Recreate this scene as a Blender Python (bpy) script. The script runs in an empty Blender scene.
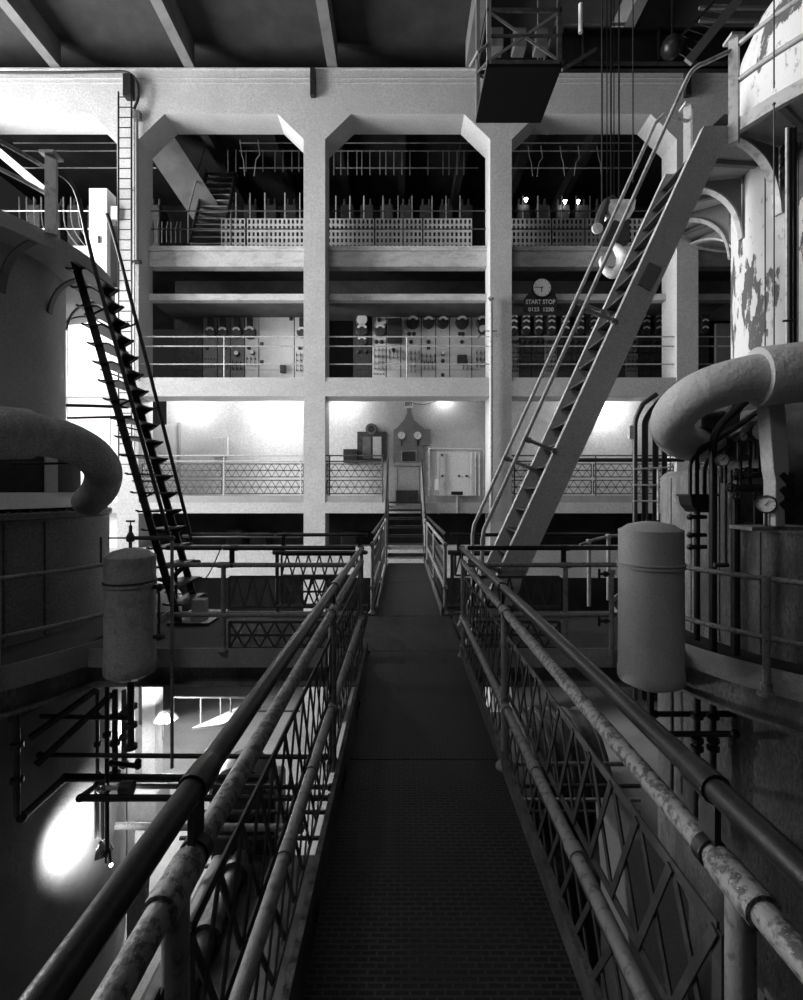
import bpy, math, random
from mathutils import Vector
random.seed(7)
PI = math.pi
V = Vector
sc = bpy.context.scene
COL = sc.collection
F = 480.0; CX = 401.5; HY = 491.0; EYE = 1.6
def P(px, py, Y):                      # where a point seen at (px,py) stands when it is Y metres away
    return V(((px-CX)*Y/F, Y, EYE-(py-HY)*Y/F))
def X_(px, Y): return (px-CX)*Y/F
def Z_(py, Y): return EYE-(py-HY)*Y/F

# ------------------------------------------------------------------ materials
MATS = {}
def mat(name, c, rough=.6, metal=0., c2=None, scale=6., lo=.45, hi=.6, stretch=(1,1,1), bump=0., bscale=60., c3=None, fine=None):
    m = bpy.data.materials.new(name); m.use_nodes = True
    nt = m.node_tree; N = nt.nodes; L = nt.links
    b = N['Principled BSDF']
    b.inputs['Roughness'].default_value = rough; b.inputs['Metallic'].default_value = metal
    def rgb(v): return (v, v, v, 1) if not isinstance(v, tuple) else (*v, 1)
    b.inputs['Base Color'].default_value = rgb(c)
    tc = N.new('ShaderNodeTexCoord'); mp = N.new('ShaderNodeMapping'); L.new(tc.outputs['Object'], mp.inputs[0])
    mp.inputs['Scale'].default_value = stretch
    def noise(s, det=8, ro=.6):
        n = N.new('ShaderNodeTexNoise'); n.inputs['Scale'].default_value = s
        n.inputs['Detail'].default_value = det; n.inputs['Roughness'].default_value = ro
        L.new(mp.outputs[0], n.inputs['Vector']); return n
    def ramp(src, lo, hi):
        r = N.new('ShaderNodeMapRange'); r.inputs[1].default_value = lo; r.inputs[2].default_value = hi
        L.new(src, r.inputs[0]); return r.outputs[0]
    def mix(f, a, bb):
        x = N.new('ShaderNodeMix'); x.data_type = 'RGBA'
        L.new(f, x.inputs[0])
        for s, v in ((6, a), (7, bb)):
            if isinstance(v, (float, int, tuple)): x.inputs[s].default_value = rgb(v)
            else: L.new(v, x.inputs[s])
        return x.outputs[2]
    out = None
    if c2 is not None:
        out = mix(ramp(noise(scale).outputs[0], lo, hi), c, c2)
    if c3 is not None:                  # second scale of chips
        out = mix(ramp(noise(scale*5, 6).outputs[0], .60, .66), out if out is not None else c, c3)
    if fine is not None:                # speckle
        out = mix(ramp(noise(fine[0], 4, .8).outputs[0], .40, .62), out if out is not None else c, fine[1])
    if out is not None: L.new(out, b.inputs['Base Color'])
    if bump:
        bp = N.new('ShaderNodeBump'); bp.inputs['Strength'].default_value = bump; bp.inputs['Distance'].default_value = .02
        L.new(noise(bscale, 6).outputs[0], bp.inputs['Height']); L.new(bp.outputs[0], b.inputs['Normal'])
    MATS[name] = m
    return m
mat('concrete', .60, .85, c2=.48, scale=1.2, lo=.4, hi=.7, bump=.25, bscale=30, fine=(26, .40))
mat('concrete_worn', .62, .85, c2=.42, scale=2.5, lo=.5, hi=.6, stretch=(1,1,3), bump=.25, bscale=30, c3=.30, fine=(26, .38))
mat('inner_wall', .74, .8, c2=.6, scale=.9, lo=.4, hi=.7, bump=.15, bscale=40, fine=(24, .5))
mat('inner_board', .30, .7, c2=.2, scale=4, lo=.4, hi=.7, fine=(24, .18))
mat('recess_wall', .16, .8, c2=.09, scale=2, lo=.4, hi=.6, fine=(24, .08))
mat('stair_paint', .62, .6, .0, c2=.54, scale=3, lo=.4, hi=.7, c3=.36, bump=.15, bscale=90, fine=(60, .42))
mat('white_wall', .8, .7, c2=.7, scale=1.5, lo=.4, hi=.7)
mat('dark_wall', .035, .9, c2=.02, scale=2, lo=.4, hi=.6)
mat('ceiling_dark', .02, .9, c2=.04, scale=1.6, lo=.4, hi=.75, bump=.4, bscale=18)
mat('ceiling_beam', .15, .85, c2=.09, scale=2, lo=.4, hi=.7)
mat('black_iron', .012, .45, .1, c2=.025, scale=14, lo=.5, hi=.7)
mat('dark_rail', .02, .33, .3, c2=.035, scale=10, lo=.45, hi=.7, bump=.1, bscale=80)
mat('worn_rail', .30, .55, .1, c2=.08, scale=45, lo=.47, hi=.58, c3=.38, bump=.3, bscale=60)
mat('grey_rail', .26, .6, .1, c2=.12, scale=30, lo=.52, hi=.64, bump=.2, bscale=70)
mat('lattice_metal', .05, .6, .2, c2=.10, scale=12, lo=.45, hi=.7)
mat('light_pipe', .50, .5, .1, c2=.3, scale=12, lo=.5, hi=.65)
mat('grey_steel', .22, .6, .1, c2=.17, scale=3, lo=.4, hi=.7, c3=.14, bump=.15, bscale=90, fine=(60, .17))
mat('steel_edge', .6, .5, .1, c2=.4, scale=8)
mat('deck_dark', .02, .8, .0, c2=.012, scale=5)
mat('peeled_paint', .66, .7, c2=.10, scale=1.25, lo=.545, hi=.56, stretch=(2.4, 2.4, .9), c3=.34, bump=.2, bscale=40)
mat('housing_steel', .30, .65, .05, c2=.10, scale=2.2, lo=.45, hi=.65, stretch=(2,2,.6), c3=.10, bump=.15, fine=(30, .13))
mat('left_steel', .24, .6, .05, c2=.16, scale=2.2, lo=.4, hi=.7, bump=.2, fine=(40, .11))
mat('tank_grey', .5, .6, .0, c2=.42, scale=3, lo=.4, hi=.7, bump=.1, fine=(40, .36))
mat('drum_paint', .58, .6, .05, c2=.5, scale=4, lo=.45, hi=.7, c3=.4, bump=.1, fine=(80, .42))
mat('drum_rusty', .50, .65, .05, c2=.30, scale=9, lo=.5, hi=.62, c3=.05, bump=.2, fine=(60, .34))
mat('insulation', .66, .75, c2=.56, scale=4, lo=.4, hi=.7, bump=1.0, bscale=16, fine=(60,.52))
mat('insulation_grey', .58, .75, c2=.26, scale=4, lo=.4, hi=.7, bump=.6, bscale=22, fine=(60,.22))
mat('curb_paint', .40, .7, c2=.28, scale=4, lo=.4, hi=.7, fine=(50, .28))
mat('kick_paint', .16, .7, .1, c2=.05, scale=9, lo=.42, hi=.6, bump=.2, fine=(90, .06))
mat('matte_black', .006, .95)  # plain near-black with very little specular
MATS['matte_black'].node_tree.nodes['Principled BSDF'].inputs['Specular IOR Level'].default_value = .1
mat('marble', .8, .4, c2=.68, scale=3, lo=.4, hi=.7, c3=.5)
mat('slate', .05, .5, c2=.025, scale=10, lo=.45, hi=.6)
mat('grid_panel', .60, .6, c2=.5, scale=3)
mat('dial', .92, .4)
mat('dial_mark', .03, .5)
mat('chrome', .75, .2, .9)
mat('hook_paint', .9, .45, c2=.55, scale=6)
mat('low_floor', .24, .6, c2=.14, scale=1.4, lo=.4, hi=.65, bump=.1, fine=(20, .26))
mat('low_wall', .20, .5, c2=.16, scale=2, bump=.5, bscale=30)
mat('green_board', .16, .6, c2=.12, scale=5)
def emit(name, v, s):
    m = bpy.data.materials.new(name); m.use_nodes = True
    b = m.node_tree.nodes['Principled BSDF']; b.inputs['Base Color'].default_value = (v,v,v,1)
    b.inputs['Emission Color'].default_value = (1,1,1,1); b.inputs['Emission Strength'].default_value = s
    MATS[name] = m
emit('bulb', .9, 14.)
def grating():
    m = bpy.data.materials.new('tread_plate'); m.use_nodes = True
    nt = m.node_tree; N = nt.nodes; L = nt.links; b = N['Principled BSDF']
    tc = N.new('ShaderNodeTexCoord'); mp = N.new('ShaderNodeMapping'); L.new(tc.outputs['Object'], mp.inputs[0])
    br = N.new('ShaderNodeTexBrick'); L.new(mp.outputs[0], br.inputs[0])
    br.inputs['Scale'].default_value = 1; br.inputs['Brick Width'].default_value = .056; br.inputs['Row Height'].default_value = .022
    br.inputs['Mortar Size'].default_value = .005; br.inputs['Mortar Smooth'].default_value = .4
    br.inputs['Color1'].default_value = (.010,)*3+(1,); br.inputs['Color2'].default_value = (.014,)*3+(1,); br.inputs['Mortar'].default_value = (.045,)*3+(1,)
    n = N.new('ShaderNodeTexNoise'); n.inputs['Scale'].default_value = 3; L.new(mp.outputs[0], n.inputs[0])
    mx = N.new('ShaderNodeMix'); mx.data_type = 'RGBA'; mx.inputs[7].default_value = (.02,)*3+(1,)
    r = N.new('ShaderNodeMapRange'); r.inputs[1].default_value = .45; r.inputs[2].default_value = .8; L.new(n.outputs[0], r.inputs[0])
    L.new(r.outputs[0], mx.inputs[0]); L.new(br.outputs[0], mx.inputs[6]); L.new(mx.outputs[2], b.inputs['Base Color'])
    bp = N.new('ShaderNodeBump'); bp.inputs['Strength'].default_value = .6; bp.inputs['Distance'].default_value = .004
    L.new(br.outputs['Fac'], bp.inputs['Height']); L.new(bp.outputs[0], b.inputs['Normal'])
    b.inputs['Roughness'].default_value = .6; b.inputs['Metallic'].default_value = .2
    MATS['tread_plate'] = m
grating()

# ------------------------------------------------------------------ mesh builder (world coordinates)
class MB:
    def __init__(s): s.v = []; s.f = []
    def add(s, vs, fs):
        o = len(s.v); s.v += [V(v) for v in vs]; s.f += [[i+o for i in f] for f in fs]; return s
    def box(s, x0, x1, y0, y1, z0, z1):
        vs = [(x, y, z) for x in (x0, x1) for y in (y0, y1) for z in (z0, z1)]
        return s.add(vs, [(0,1,3,2),(4,6,7,5),(0,4,5,1),(2,3,7,6),(0,2,6,4),(1,5,7,3)])
    def bar(s, a, b, w, t, n=(0,0,1)):      # rectangular bar; t along n, w across
        a = V(a); b = V(b); d = (b-a)
        if d.length < 1e-6: return s
        d.normalize(); n = V(n)
        n = (n-d*n.dot(d))
        if n.length < 1e-4: n = d.orthogonal()
        n.normalize(); u = d.cross(n)
        vs = [p+u*(w/2*i)+n*(t/2*j) for p in (a, b) for i in (-1, 1) for j in (-1, 1)]
        return s.add(vs, [(0,1,3,2),(4,6,7,5),(0,4,5,1),(2,3,7,6),(0,2,6,4),(1,5,7,3)])
    def tube(s, pts, r, n=10, cap=True):
        pts = [V(p) for p in pts]; k = len(pts)
        rs = r if isinstance(r, (list, tuple)) else [r]*k
        o = len(s.v); prev = None
        for i, p in enumerate(pts):
            if i == 0: d = pts[1]-pts[0]
            elif i == k-1: d = pts[-1]-pts[-2]
            else: d = (pts[i+1]-p).normalized()+(p-pts[i-1]).normalized()
            d.normalize()
            if prev is None: u = d.orthogonal().normalized()
            else:
                u = prev-d*prev.dot(d)
                u = u.normalized() if u.length > 1e-5 else d.orthogonal().normalized()
            prev = u; w = d.cross(u)
            sc_ = 1.0
            if 0 < i < k-1:
                cs = (p-pts[i-1]).normalized().dot(d); sc_ = 1/max(.6, cs)
            for j in range(n):
                a = 2*PI*j/n
                s.v.append(p+(u*math.cos(a)+w*math.sin(a))*rs[i]*(sc_ if n > 0 else 1))
        for i in range(k-1):
            for j in range(n):
                a = o+i*n+j; b = o+i*n+(j+1) % n
                s.f.append([a, b, b+n, a+n])
        if cap:
            s.f.append([o+j for j in range(n)][::-1]); s.f.append([o+(k-1)*n+j for j in range(n)])
        return s
    def cyl(s, a, b, r, n=12): return s.tube([a, b], r, n)
    def lathe(s, c, prof, n=48, a0=0, a1=360, axis='z'):
        c = V(c); full = abs(a1-a0) >= 359.9; m = n if full else n+1
        o = len(s.v)
        for r, z in prof:
            for j in range(m):
                a = math.radians(a0+(a1-a0)*j/n)
                if axis == 'z': s.v.append(c+V((r*math.cos(a), r*math.sin(a), z)))
                else: s.v.append(c+V((r*math.cos(a), -z, r*math.sin(a))))   # axis -y, towards the viewer
        for i in range(len(prof)-1):
            for j in range(n):
                j2 = (j+1) % m if full else j+1
                s.f.append([o+i*m+j, o+i*m+j2, o+(i+1)*m+j2, o+(i+1)*m+j])
        return s
    def ring(s, c, r0, r1, z0, z1, a0=0, a1=360, n=64):
        s.lathe(c, [(r0, z0), (r1, z0), (r1, z1), (r0, z1), (r0, z0)], n, a0, a1)
        if abs(a1-a0) < 359.9:
            for a in (a0, a1):
                a = math.radians(a); d = V((math.cos(a), math.sin(a), 0)); c_ = V(c)
                s.add([c_+d*r0+V((0,0,z0)), c_+d*r1+V((0,0,z0)), c_+d*r1+V((0,0,z1)), c_+d*r0+V((0,0,z1))], [(0,1,2,3)])
        return s
    def prism(s, poly, y0, y1):             # polygon in XZ, extruded along Y
        k = len(poly)
        vs = [(x, y0, z) for x, z in poly]+[(x, y1, z) for x, z in poly]
        fs = [list(range(k)), list(range(2*k-1, k-1, -1))]+[[i, (i+1) % k, (i+1) % k+k, i+k] for i in range(k)]
        return s.add(vs, fs)
    def prismz(s, poly, z0, z1):
        k = len(poly)
        vs = [(x, y, z0) for x, y in poly]+[(x, y, z1) for x, y in poly]
        fs = [list(range(k)), list(range(2*k-1, k-1, -1))]+[[i, (i+1) % k, (i+1) % k+k, i+k] for i in range(k)]
        return s.add(vs, fs)
    def sphere(s, c, r, n=14, sz=1.):
        prof = [(r*math.sin(PI*i/(n//2)), -r*sz*math.cos(PI*i/(n//2))) for i in range(n//2+1)]
        return s.lathe(c, prof, n)
    def build(s, name, m, parent=None, smooth=True, bevel=0):
        if parent is None:
            xs = [v.x for v in s.v]; ys = [v.y for v in s.v]; zs = [v.z for v in s.v]
            o = V(((min(xs)+max(xs))/2, (min(ys)+max(ys))/2, min(zs)))
        else: o = parent['_w'] if '_w' in parent else (0,0,0)
        o = V(o)
        me = bpy.data.meshes.new(name); me.from_pydata([v-o for v in s.v], [], s.f)
        import bmesh
        bm = bmesh.new(); bm.from_mesh(me); bmesh.ops.remove_doubles(bm, verts=bm.verts, dist=1e-5)
        bmesh.ops.recalc_face_normals(bm, faces=bm.faces); bm.to_mesh(me); bm.free()
        me.materials.append(MATS[m])
        if smooth:
            me.polygons.foreach_set('use_smooth', [True]*len(me.polygons)); me.set_sharp_from_angle(angle=math.radians(35))
        ob = bpy.data.objects.new(name, me); COL.objects.link(ob)
        if parent is None: ob.location = o
        else: ob.parent = parent; 
        W[ob.name] = o
        if parent is not None and '_w' in parent: pass
        ob['_w'] = tuple(o)
        if bevel:
            bv = ob.modifiers.new('b', 'BEVEL'); bv.width = bevel; bv.segments = 2; bv.limit_method = 'ANGLE'
        return ob
W = {}
def thing(name, label, cat, loc, group=None):
    o = bpy.data.objects.new(name, None); COL.objects.link(o); o.location = loc; o.empty_display_size = .2
    o['_w'] = tuple(loc); o['label'] = label; o['category'] = cat
    if group: o['group'] = group
    return o
def tag(o, label, cat, group=None):
    o['label'] = label; o['category'] = cat
    if group: o['group'] = group
    return o
def struct(name, mb, m, smooth=False, **k):
    o = mb.build(name, m, None, smooth, **k); o['kind'] = 'structure'; return o
def arc(p0, p1, p2, n=8):                   # quadratic curve
    p0, p1, p2 = V(p0), V(p1), V(p2)
    return [p0*(1-t)**2+p1*2*t*(1-t)+p2*t*t for t in [i/n for i in range(n+1)]]
def smooth_path(pts, n=6):
    pts = [V(p) for p in pts]; out = []
    q = [pts[0]*2-pts[1]]+pts+[pts[-1]*2-pts[-2]]
    for i in range(1, len(q)-2):
        a, b, c, d = q[i-1:i+3]
        for k in range(n):
            t = k/n
            out.append(.5*((2*b)+(c-a)*t+(2*a-5*b+4*c-d)*t*t+(3*b-a-3*c+d)*t**3))
    out.append(pts[-1]); return out
def circ(c, r, z, a0, a1, n):
    return [V((c[0]+r*math.cos(math.radians(a0+(a1-a0)*i/n)), c[1]+r*math.sin(math.radians(a0+(a1-a0)*i/n)), z)) for i in range(n+1)]

# ------------------------------------------------------------------ camera
cam = bpy.data.cameras.new('camera'); co = bpy.data.objects.new('camera', cam); COL.objects.link(co)
co.location = (0, 0, EYE); co.rotation_euler = (PI/2, 0, 0)
cam.sensor_fit = 'HORIZONTAL'; cam.sensor_width = 36; cam.lens = 36*F/803
cam.shift_y = -9/803; cam.clip_start = .05; cam.clip_end = 200
sc.camera = co

# ------------------------------------------------------------------ the concrete back frame
YF = 12.5; YB = 13.22; FLOOR = -4.5
colx = [-12.0, -7.13, -2.27, 2.59, 7.45, 12.3]
fr = MB()
for x in colx:
    for za_, zb_ in ((FLOOR, -.66), (.12, 1.02), (1.30, 4.07), (4.46, 11.42)): fr.box(x-.28, x+.28, YF, YB, za_, zb_)
fr.box(-14, 14, YF, YB, 11.42, 12.56)
fr.box(-14, 14, YF+.0, YB, 4.07, 4.46)
fr.box(-14, 14, YF, YB, 1.02, 1.30)
fr.box(-14, 14, YF, YB, -.66, .12)
for i in range(len(colx)-1):
    a = colx[i]+.28; b = colx[i+1]-.28
    fr.prism([(a, 10.76), (a+.68, 11.42), (a, 11.42)], YF, YB)
    fr.prism([(b, 10.76), (b, 11.42), (b-.68, 11.42)], YF, YB)
struct('wall_back', fr, 'concrete')
k_ = MB()
for i in range(1, len(colx)-1):
    a = colx[i]+.28; b = colx[i+1]-.28
    for u0, u1 in ([(a, b)] if i != 2 else [(a, -.5), (.65, b)]): k_.box(u0, u1, 12.52, 12.58, 1.30, 1.48)
struct('trim_20', k_, 'curb_paint')
# formwork lines and repair strips on the top beam
t = MB()
t.box(-14, 14, YF-.012, YF, 12.34, 12.352); t.box(-14, 14, YF-.012, YF, 12.22, 12.23); t.box(-14, 14, YF-.03, YB, 12.56, 12.60)
struct('trim_1', t, 'concrete_worn')
lip = MB()
for i in range(len(colx)-1):
    a = colx[i]+.28; b = colx[i+1]-.28
    lip.box(a, b, 13.02, 13.3, 7.69, 8.10); lip.box(a, b, 12.96, 13.3, 8.10, 8.22)
struct('trim_2', lip, 'concrete_worn')
lip = MB()
for i in range(1, len(colx)-1):
    a = colx[i]+.28; b = colx[i+1]-.28
    lip.box(a, b, 13.0, 13.22, 6.77, 6.94)
struct('trim_3', lip, 'concrete_worn')
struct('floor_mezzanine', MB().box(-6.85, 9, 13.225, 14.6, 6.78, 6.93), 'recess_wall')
lip = MB()
for i in range(1, len(colx)-1):
    lip.box(colx[i]+.28, colx[i+1]-.28, YF+.02, 12.6, 4.46, 4.56)
struct('trim_4', lip, 'concrete')
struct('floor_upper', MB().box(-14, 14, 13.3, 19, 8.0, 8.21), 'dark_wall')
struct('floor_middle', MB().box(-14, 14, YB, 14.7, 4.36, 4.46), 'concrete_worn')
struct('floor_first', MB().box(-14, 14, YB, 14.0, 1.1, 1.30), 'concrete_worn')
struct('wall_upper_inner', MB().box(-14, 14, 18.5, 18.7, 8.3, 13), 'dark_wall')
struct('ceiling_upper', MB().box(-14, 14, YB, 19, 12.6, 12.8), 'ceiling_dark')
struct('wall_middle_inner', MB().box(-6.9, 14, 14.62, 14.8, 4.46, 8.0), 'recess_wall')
struct('wall_middle_lower', MB().box(-6.9, 14, 14.602, 14.62, 4.46, 6.78), 'matte_black')  # thin near-black sheet laid over the recess wall behind the boards
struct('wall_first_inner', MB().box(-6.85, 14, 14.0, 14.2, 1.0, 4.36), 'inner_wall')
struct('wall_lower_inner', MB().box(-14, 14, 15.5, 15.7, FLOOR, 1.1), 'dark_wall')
# infilled bay on the left
w = MB(); w.box(-11.72, -7.41, 12.75, 13.0, -4.5, 7.4)
struct('wall_infill', w, 'white_wall')
w = MB()
for z in (5.35, 4.1, 2.9, 1.45): w.box(-11.7, -7.41, 12.735, 12.75, z, z+.025)
for x in (-7.75, -8.9, -10.1): w.box(x, x+.02, 12.735, 12.75, 1.3, 7.3)
struct('trim_5', w, 'concrete_worn')
# sloping concrete beam seen high in the second bay, dark cross beams
sl = MB(); a = P(156, 142, 14.0); b = P(207, 214, 15.0)
sl.bar(a+V((-.3,0,.6)), b, .9, .5, (0,1,0))
struct('trim_6', sl, 'ceiling_beam')
sl = MB()
for bx in range(-3, 4):
    sl.box(bx*1.95-.12, bx*1.95+.12, YB, 18.5, 12.15, 12.6)
struct('trim_7', sl, 'ceiling_dark')

# ------------------------------------------------------------------ hall shell
struct('floor', MB().box(-14, 14, -4, 16, FLOOR-.2, FLOOR), 'low_floor')
struct('ceiling', MB().box(-14, 14, -2, 19, 13.3, 13.5), 'ceiling_dark')
for i, x in enumerate((-9.0, -5.52, -1.80, 1.80, 5.4, 9.0)):
    struct('trim_%d' % (8+i), MB().box(x-.13, x+.13, -2, YF, 12.62, 13.3), 'ceiling_beam')
# left wall with its tall windows
wl = MB(); wz0, wz1 = 1.2, 11.4
wl.box(-14.4, -14, -4, 16, FLOOR, wz0); wl.box(-14.4, -14, -4, 16, wz1, 13.3)
wins = [(4.2, 6.6), (7.0, 9.4), (9.8, 12.2)]
ys = [-4]+[q for w_ in wins for q in w_]+[16]
for i in range(0, len(ys), 2): wl.box(-14.4, -14, ys[i], ys[i+1], wz0, wz1)
struct('wall_left', wl, 'concrete')
for i, (a, b) in enumerate(wins):
    f = MB()
    for k in range(5):
        y = a+(b-a)*k/4; f.box(-14.3, -14.2, y-.03, y+.03, wz0, wz1)
    for k in range(9):
        z = wz0+(wz1-wz0)*k/8; f.box(-14.3, -14.2, a, b, z-.03, z+.03)
    struct('window_%d' % (i+1), f, 'black_iron')
struct('wall_right', MB().box(14, 14.4, -4, 16, FLOOR, 13.3), 'dark_wall')

# ------------------------------------------------------------------ lights
def area(name, loc, rot, sx, sy, e, spread=180):
    l = bpy.data.lights.new(name, 'AREA'); l.shape = 'RECTANGLE'; l.size = sx; l.size_y = sy; l.energy = e
    l.spread = math.radians(spread)
    o = bpy.data.objects.new(name, l); COL.objects.link(o); o.location = loc; o.rotation_euler = rot; return o
def aim(o, t):
    o.rotation_euler = (V(t)-o.location).to_track_quat('-Z', 'Z').to_euler()
for i, (a, b) in enumerate(wins):
    o = area('window_daylight', (-14.6, (a+b)/2, (wz0+wz1)/2), (0, 0, 0), wz1-wz0, b-a, (550, 2800, 2000)[i])
    o.rotation_euler = (0, -PI/2, 0)
o = area('front_fill', (-6, -3, 12.4), (0, 0, 0), 6, 3, 150); aim(o, (-4, 12.5, 7)); o.data.spread = math.radians(120)  # added fill light from behind the camera, not a real roof window
def point(name, loc, e, r=.05):
    l = bpy.data.lights.new(name, 'POINT'); l.energy = e; l.shadow_soft_size = r
    o = bpy.data.objects.new(name, l); COL.objects.link(o); o.location = loc; return o
wd = bpy.data.worlds.new('world'); sc.world = wd; wd.use_nodes = True
wd.node_tree.nodes['Background'].inputs[0].default_value = (.5, .5, .5, 1)
wd.node_tree.nodes['Background'].inputs[1].default_value = .025

# ------------------------------------------------------------------ railings
RAD = .024
def lattice(mb, p0, p1, z0, z1, pitch=.15, kind='x', w=.02, mid=False):
    p0 = V(p0); p1 = V(p1); L = (p1-p0).length; n = max(1, round(L/pitch))
    h = V((p1.x-p0.x, p1.y-p0.y, 0)).normalized(); nn = V((-h.y, h.x, 0))
    q = lambda s, z: p0+(p1-p0)*s+V((0, 0, z))
    zs = [z0, z1]+([(z0+z1)/2] if mid else [])
    for z in zs: mb.bar(q(0, z), q(1, z), .028, .006, nn)
    for s in (0, 1): mb.bar(q(s, z0), q(s, z1), .028, .006, nn)
    for i in range(n):
        a, b = i/n, (i+1)/n
        if kind == 'x':
            mb.bar(q(a, z0), q(b, z1), w, .005, nn); mb.bar(q(b, z0)+nn*.006, q(a, z1)+nn*.006, w, .005, nn)
        else:
            m_ = (a+b)/2
            mb.bar(q(a, z0), q(m_, z1), w, .005, nn); mb.bar(q(m_, z1), q(b, z0), w, .005, nn)
    return mb
def railing(label, p0, p1, posts, bands, group=None, name='railing', top=(1.03, 'dark_rail'), mids=((.90, 'worn_rail'), (.35, 'grey_rail')),
            rad=RAD, kick=None, postmat='grey_rail', topend=0., gap=0.06, extra=()):
    p0 = V(p0); p1 = V(p1); d = (p1-p0); L = d.length; u = d.normalized()
    hh = V((d.x, d.y, 0)).normalized(); nn = V((-hh.y, hh.x, 0))
    r = thing(name, label, 'railing', p0, group)
    z = V((0, 0, 1))
    if top: MB().tube([p0+z*top[0]-u*topend, p1+z*top[0]+u*topend], rad, 14).build('top_rail', top[1], r)
    for k, (zz, m) in enumerate(mids):
        MB().tube([p0+z*zz, p1+z*zz], rad, 14).build(('mid_rail', 'low_rail', 'low_rail')[k], m, r)
    zt = mids[0][0] if mids else top[0]
    for t_ in posts:
        q = p0+u*t_
        MB().tube([q, q+z*zt], rad, 12).build('post', postmat, r)
        for zz, m in list(mids):
            MB().tube([q+z*zz-u*.055, q+z*zz+u*.055], rad*1.3, 14).build('coupling', m, r)
        MB().lathe(q, [(0, 0), (.055, 0), (.055, .012), (.034, .03), (.028, .05), (0, .05)], 14).build('post_foot', postmat, r)
        if top and mids:
            q2 = q+u*(.085 if t_+.1 < L else -.02)
            MB().bar(q2+z*(zt+.01), q2+z*(top[0]-.005), .05, .012, nn).tube([q2+z*zt-u*.012, q2+z*zt+u*.012], rad*1.25, 14).build('rail_bracket', 'dark_rail', r)
            MB().tube([q2+z*top[0]-u*.02, q2+z*top[0]+u*.045, q2+z*top[0]+u*.07], [rad*1.22, rad*1.22, rad*1.04], 14).build('top_coupling', top[1], r)
    for e_ in extra: MB().tube([p0+u*e_+z*mids[-1][0]-u*.03, p0+u*e_+z*mids[-1][0]+u*.03], rad*1.22, 14).build('coupling', mids[-1][1], r)
    edges = sorted([0]+list(posts)+[L]); edges = [e for i, e in enumerate(edges) if i == 0 or e-edges[i-1] > .25]
    for a, b in zip(edges[:-1], edges[1:]):
        for (z0, z1, kind, mid) in bands:
            lattice(MB(), p0+u*(a+gap), p0+u*(b-gap), z0, z1, .15, kind, mid=mid).build('lattice_panel', 'lattice_metal', r, smooth=False)
    if kick:
        MB().bar(p0+z*(kick/2)+nn*0, p1+z*(kick/2), kick, .012, nn).build('kick_plate', 'curb_paint', r, smooth=False)
    return r
XL, XR = -.40, .60
NB = [(.45, .77, 'x', False), (.05, .30, 'x', False)]
G1, G2 = 4.80, 6.20
pst = [.05, .85+1.0, 2.78+1.0, 4.66+1.0]      # run starts at Y=-1
railing('long dark-capped pipe railing along the left edge of the walkway', (XL, -1, 0), (XL, G1-.02, 0), pst[0:4], NB, extra=(2.66, 3.16, 4.7))
railing('long dark-capped pipe railing along the right edge of the walkway', (XR, -1, 0), (XR, G1-.02, 0), pst[0:4], NB, extra=(2.66, 3.16, 4.7))
# far part of the walkway
for sgn, x, side in ((-1, -.38, 'left'), (1, .57, 'right')):
    railing('short pipe railing on the %s of the far walkway before the small steps' % side, (x, G2+.02, 0), (x, 10.6, 0), [.05, 2.2, 4.3], [(.42, .77, 'x', False), (.05, .30, 'x', False)], postmat='grey_rail')
    railing('sloping railing on the %s of the small steps to the first gallery' % side, (x*.93, 10.68, 0), (x*.93, 12.42, 1.36), [.05, 2.1], [(.42, .77, 'x', False)], name='stair_railing', postmat='grey_rail')
# walkway deck
wk = thing('walkway', 'narrow dark walkway with patterned tread plates leading to the back', 'walkway', (.14, 0, -.12))
for a, b, x0, x1 in ((-1.2, 1.0, -.31, .575), (1.0, 2.86, -.31, .575), (2.86, G1, -.31, .575), (G1, 6.14, -.42, .62), (6.14, 8.4, -.30, .50), (8.4, 10.66, -.30, .50)):
    MB().box(x0, x1, a+.004, b-.004, -.03, 0).build('tread_plate', 'tread_plate', wk, smooth=False)
for x in (-.345, .585):
    MB().box(x-.012, x+.012, -1.2, G1-.03, -.16, .10).build('kick_plate', 'kick_paint', wk, smooth=False)
for x in (-.325, .525):
    MB().box(x-.012, x+.012, G2, 10.64, -.16, .10).build('kick_plate', 'kick_paint', wk, smooth=False)
for y in [-.9+.93*i for i in range(6)]:
    MB().box(-.33, .57, y-.03, y+.03, -.15, -.03).build('cross_beam', 'black_iron', wk, smooth=False)
# galleries to either side
def gallery(side, x0, x1, lab):
    g = thing('side_gallery', lab, 'gallery', ((x0+x1)/2, (G1+G2)/2, -.4))
    MB().box(x0, x1, G1, G2+.15, -.04, 0).build('deck_plate', 'deck_dark', g, smooth=False)
    MB().box(x0, x1, G1-.012, G1, -.16, .03).build('curb', 'curb_paint', g, smooth=False)
    MB().box(x0, x1, G1+.10, G1+.12, -.34, -.04).box(x0, x1, G1, G1+.22, -.36, -.34).build('edge_beam', 'housing_steel', g, smooth=False)
    MB().box(x0, x1, G2+.05, G2+.07, -.34, .03).box(x0, x1, G2-.04, G2+.16, -.36, -.34).build('edge_beam', 'housing_steel', g, smooth=False)
gallery('l', -3.3, XL-.06, 'left side gallery deck with pale curb behind the rusty drum')
gallery('r', XR+.06, 2.85, 'right side gallery deck with pale curb behind the clean drum')
GB = [(.44, .74, 'z', False), (.03, .29, 'x', True)]
railing('near railing of the left side gallery with triangle lattice', (-1.78, G1, 0), (XL-.06, G1, 0), [0.0], GB, mids=((.86, 'grey_rail'), (.36, 'grey_rail')), topend=.0)
railing('near railing of the right side gallery with triangle lattice', (XR+.06, G1, 0), (1.64, G1, 0), [.98], GB, mids=((.86, 'grey_rail'), (.36, 'grey_rail')))
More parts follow.
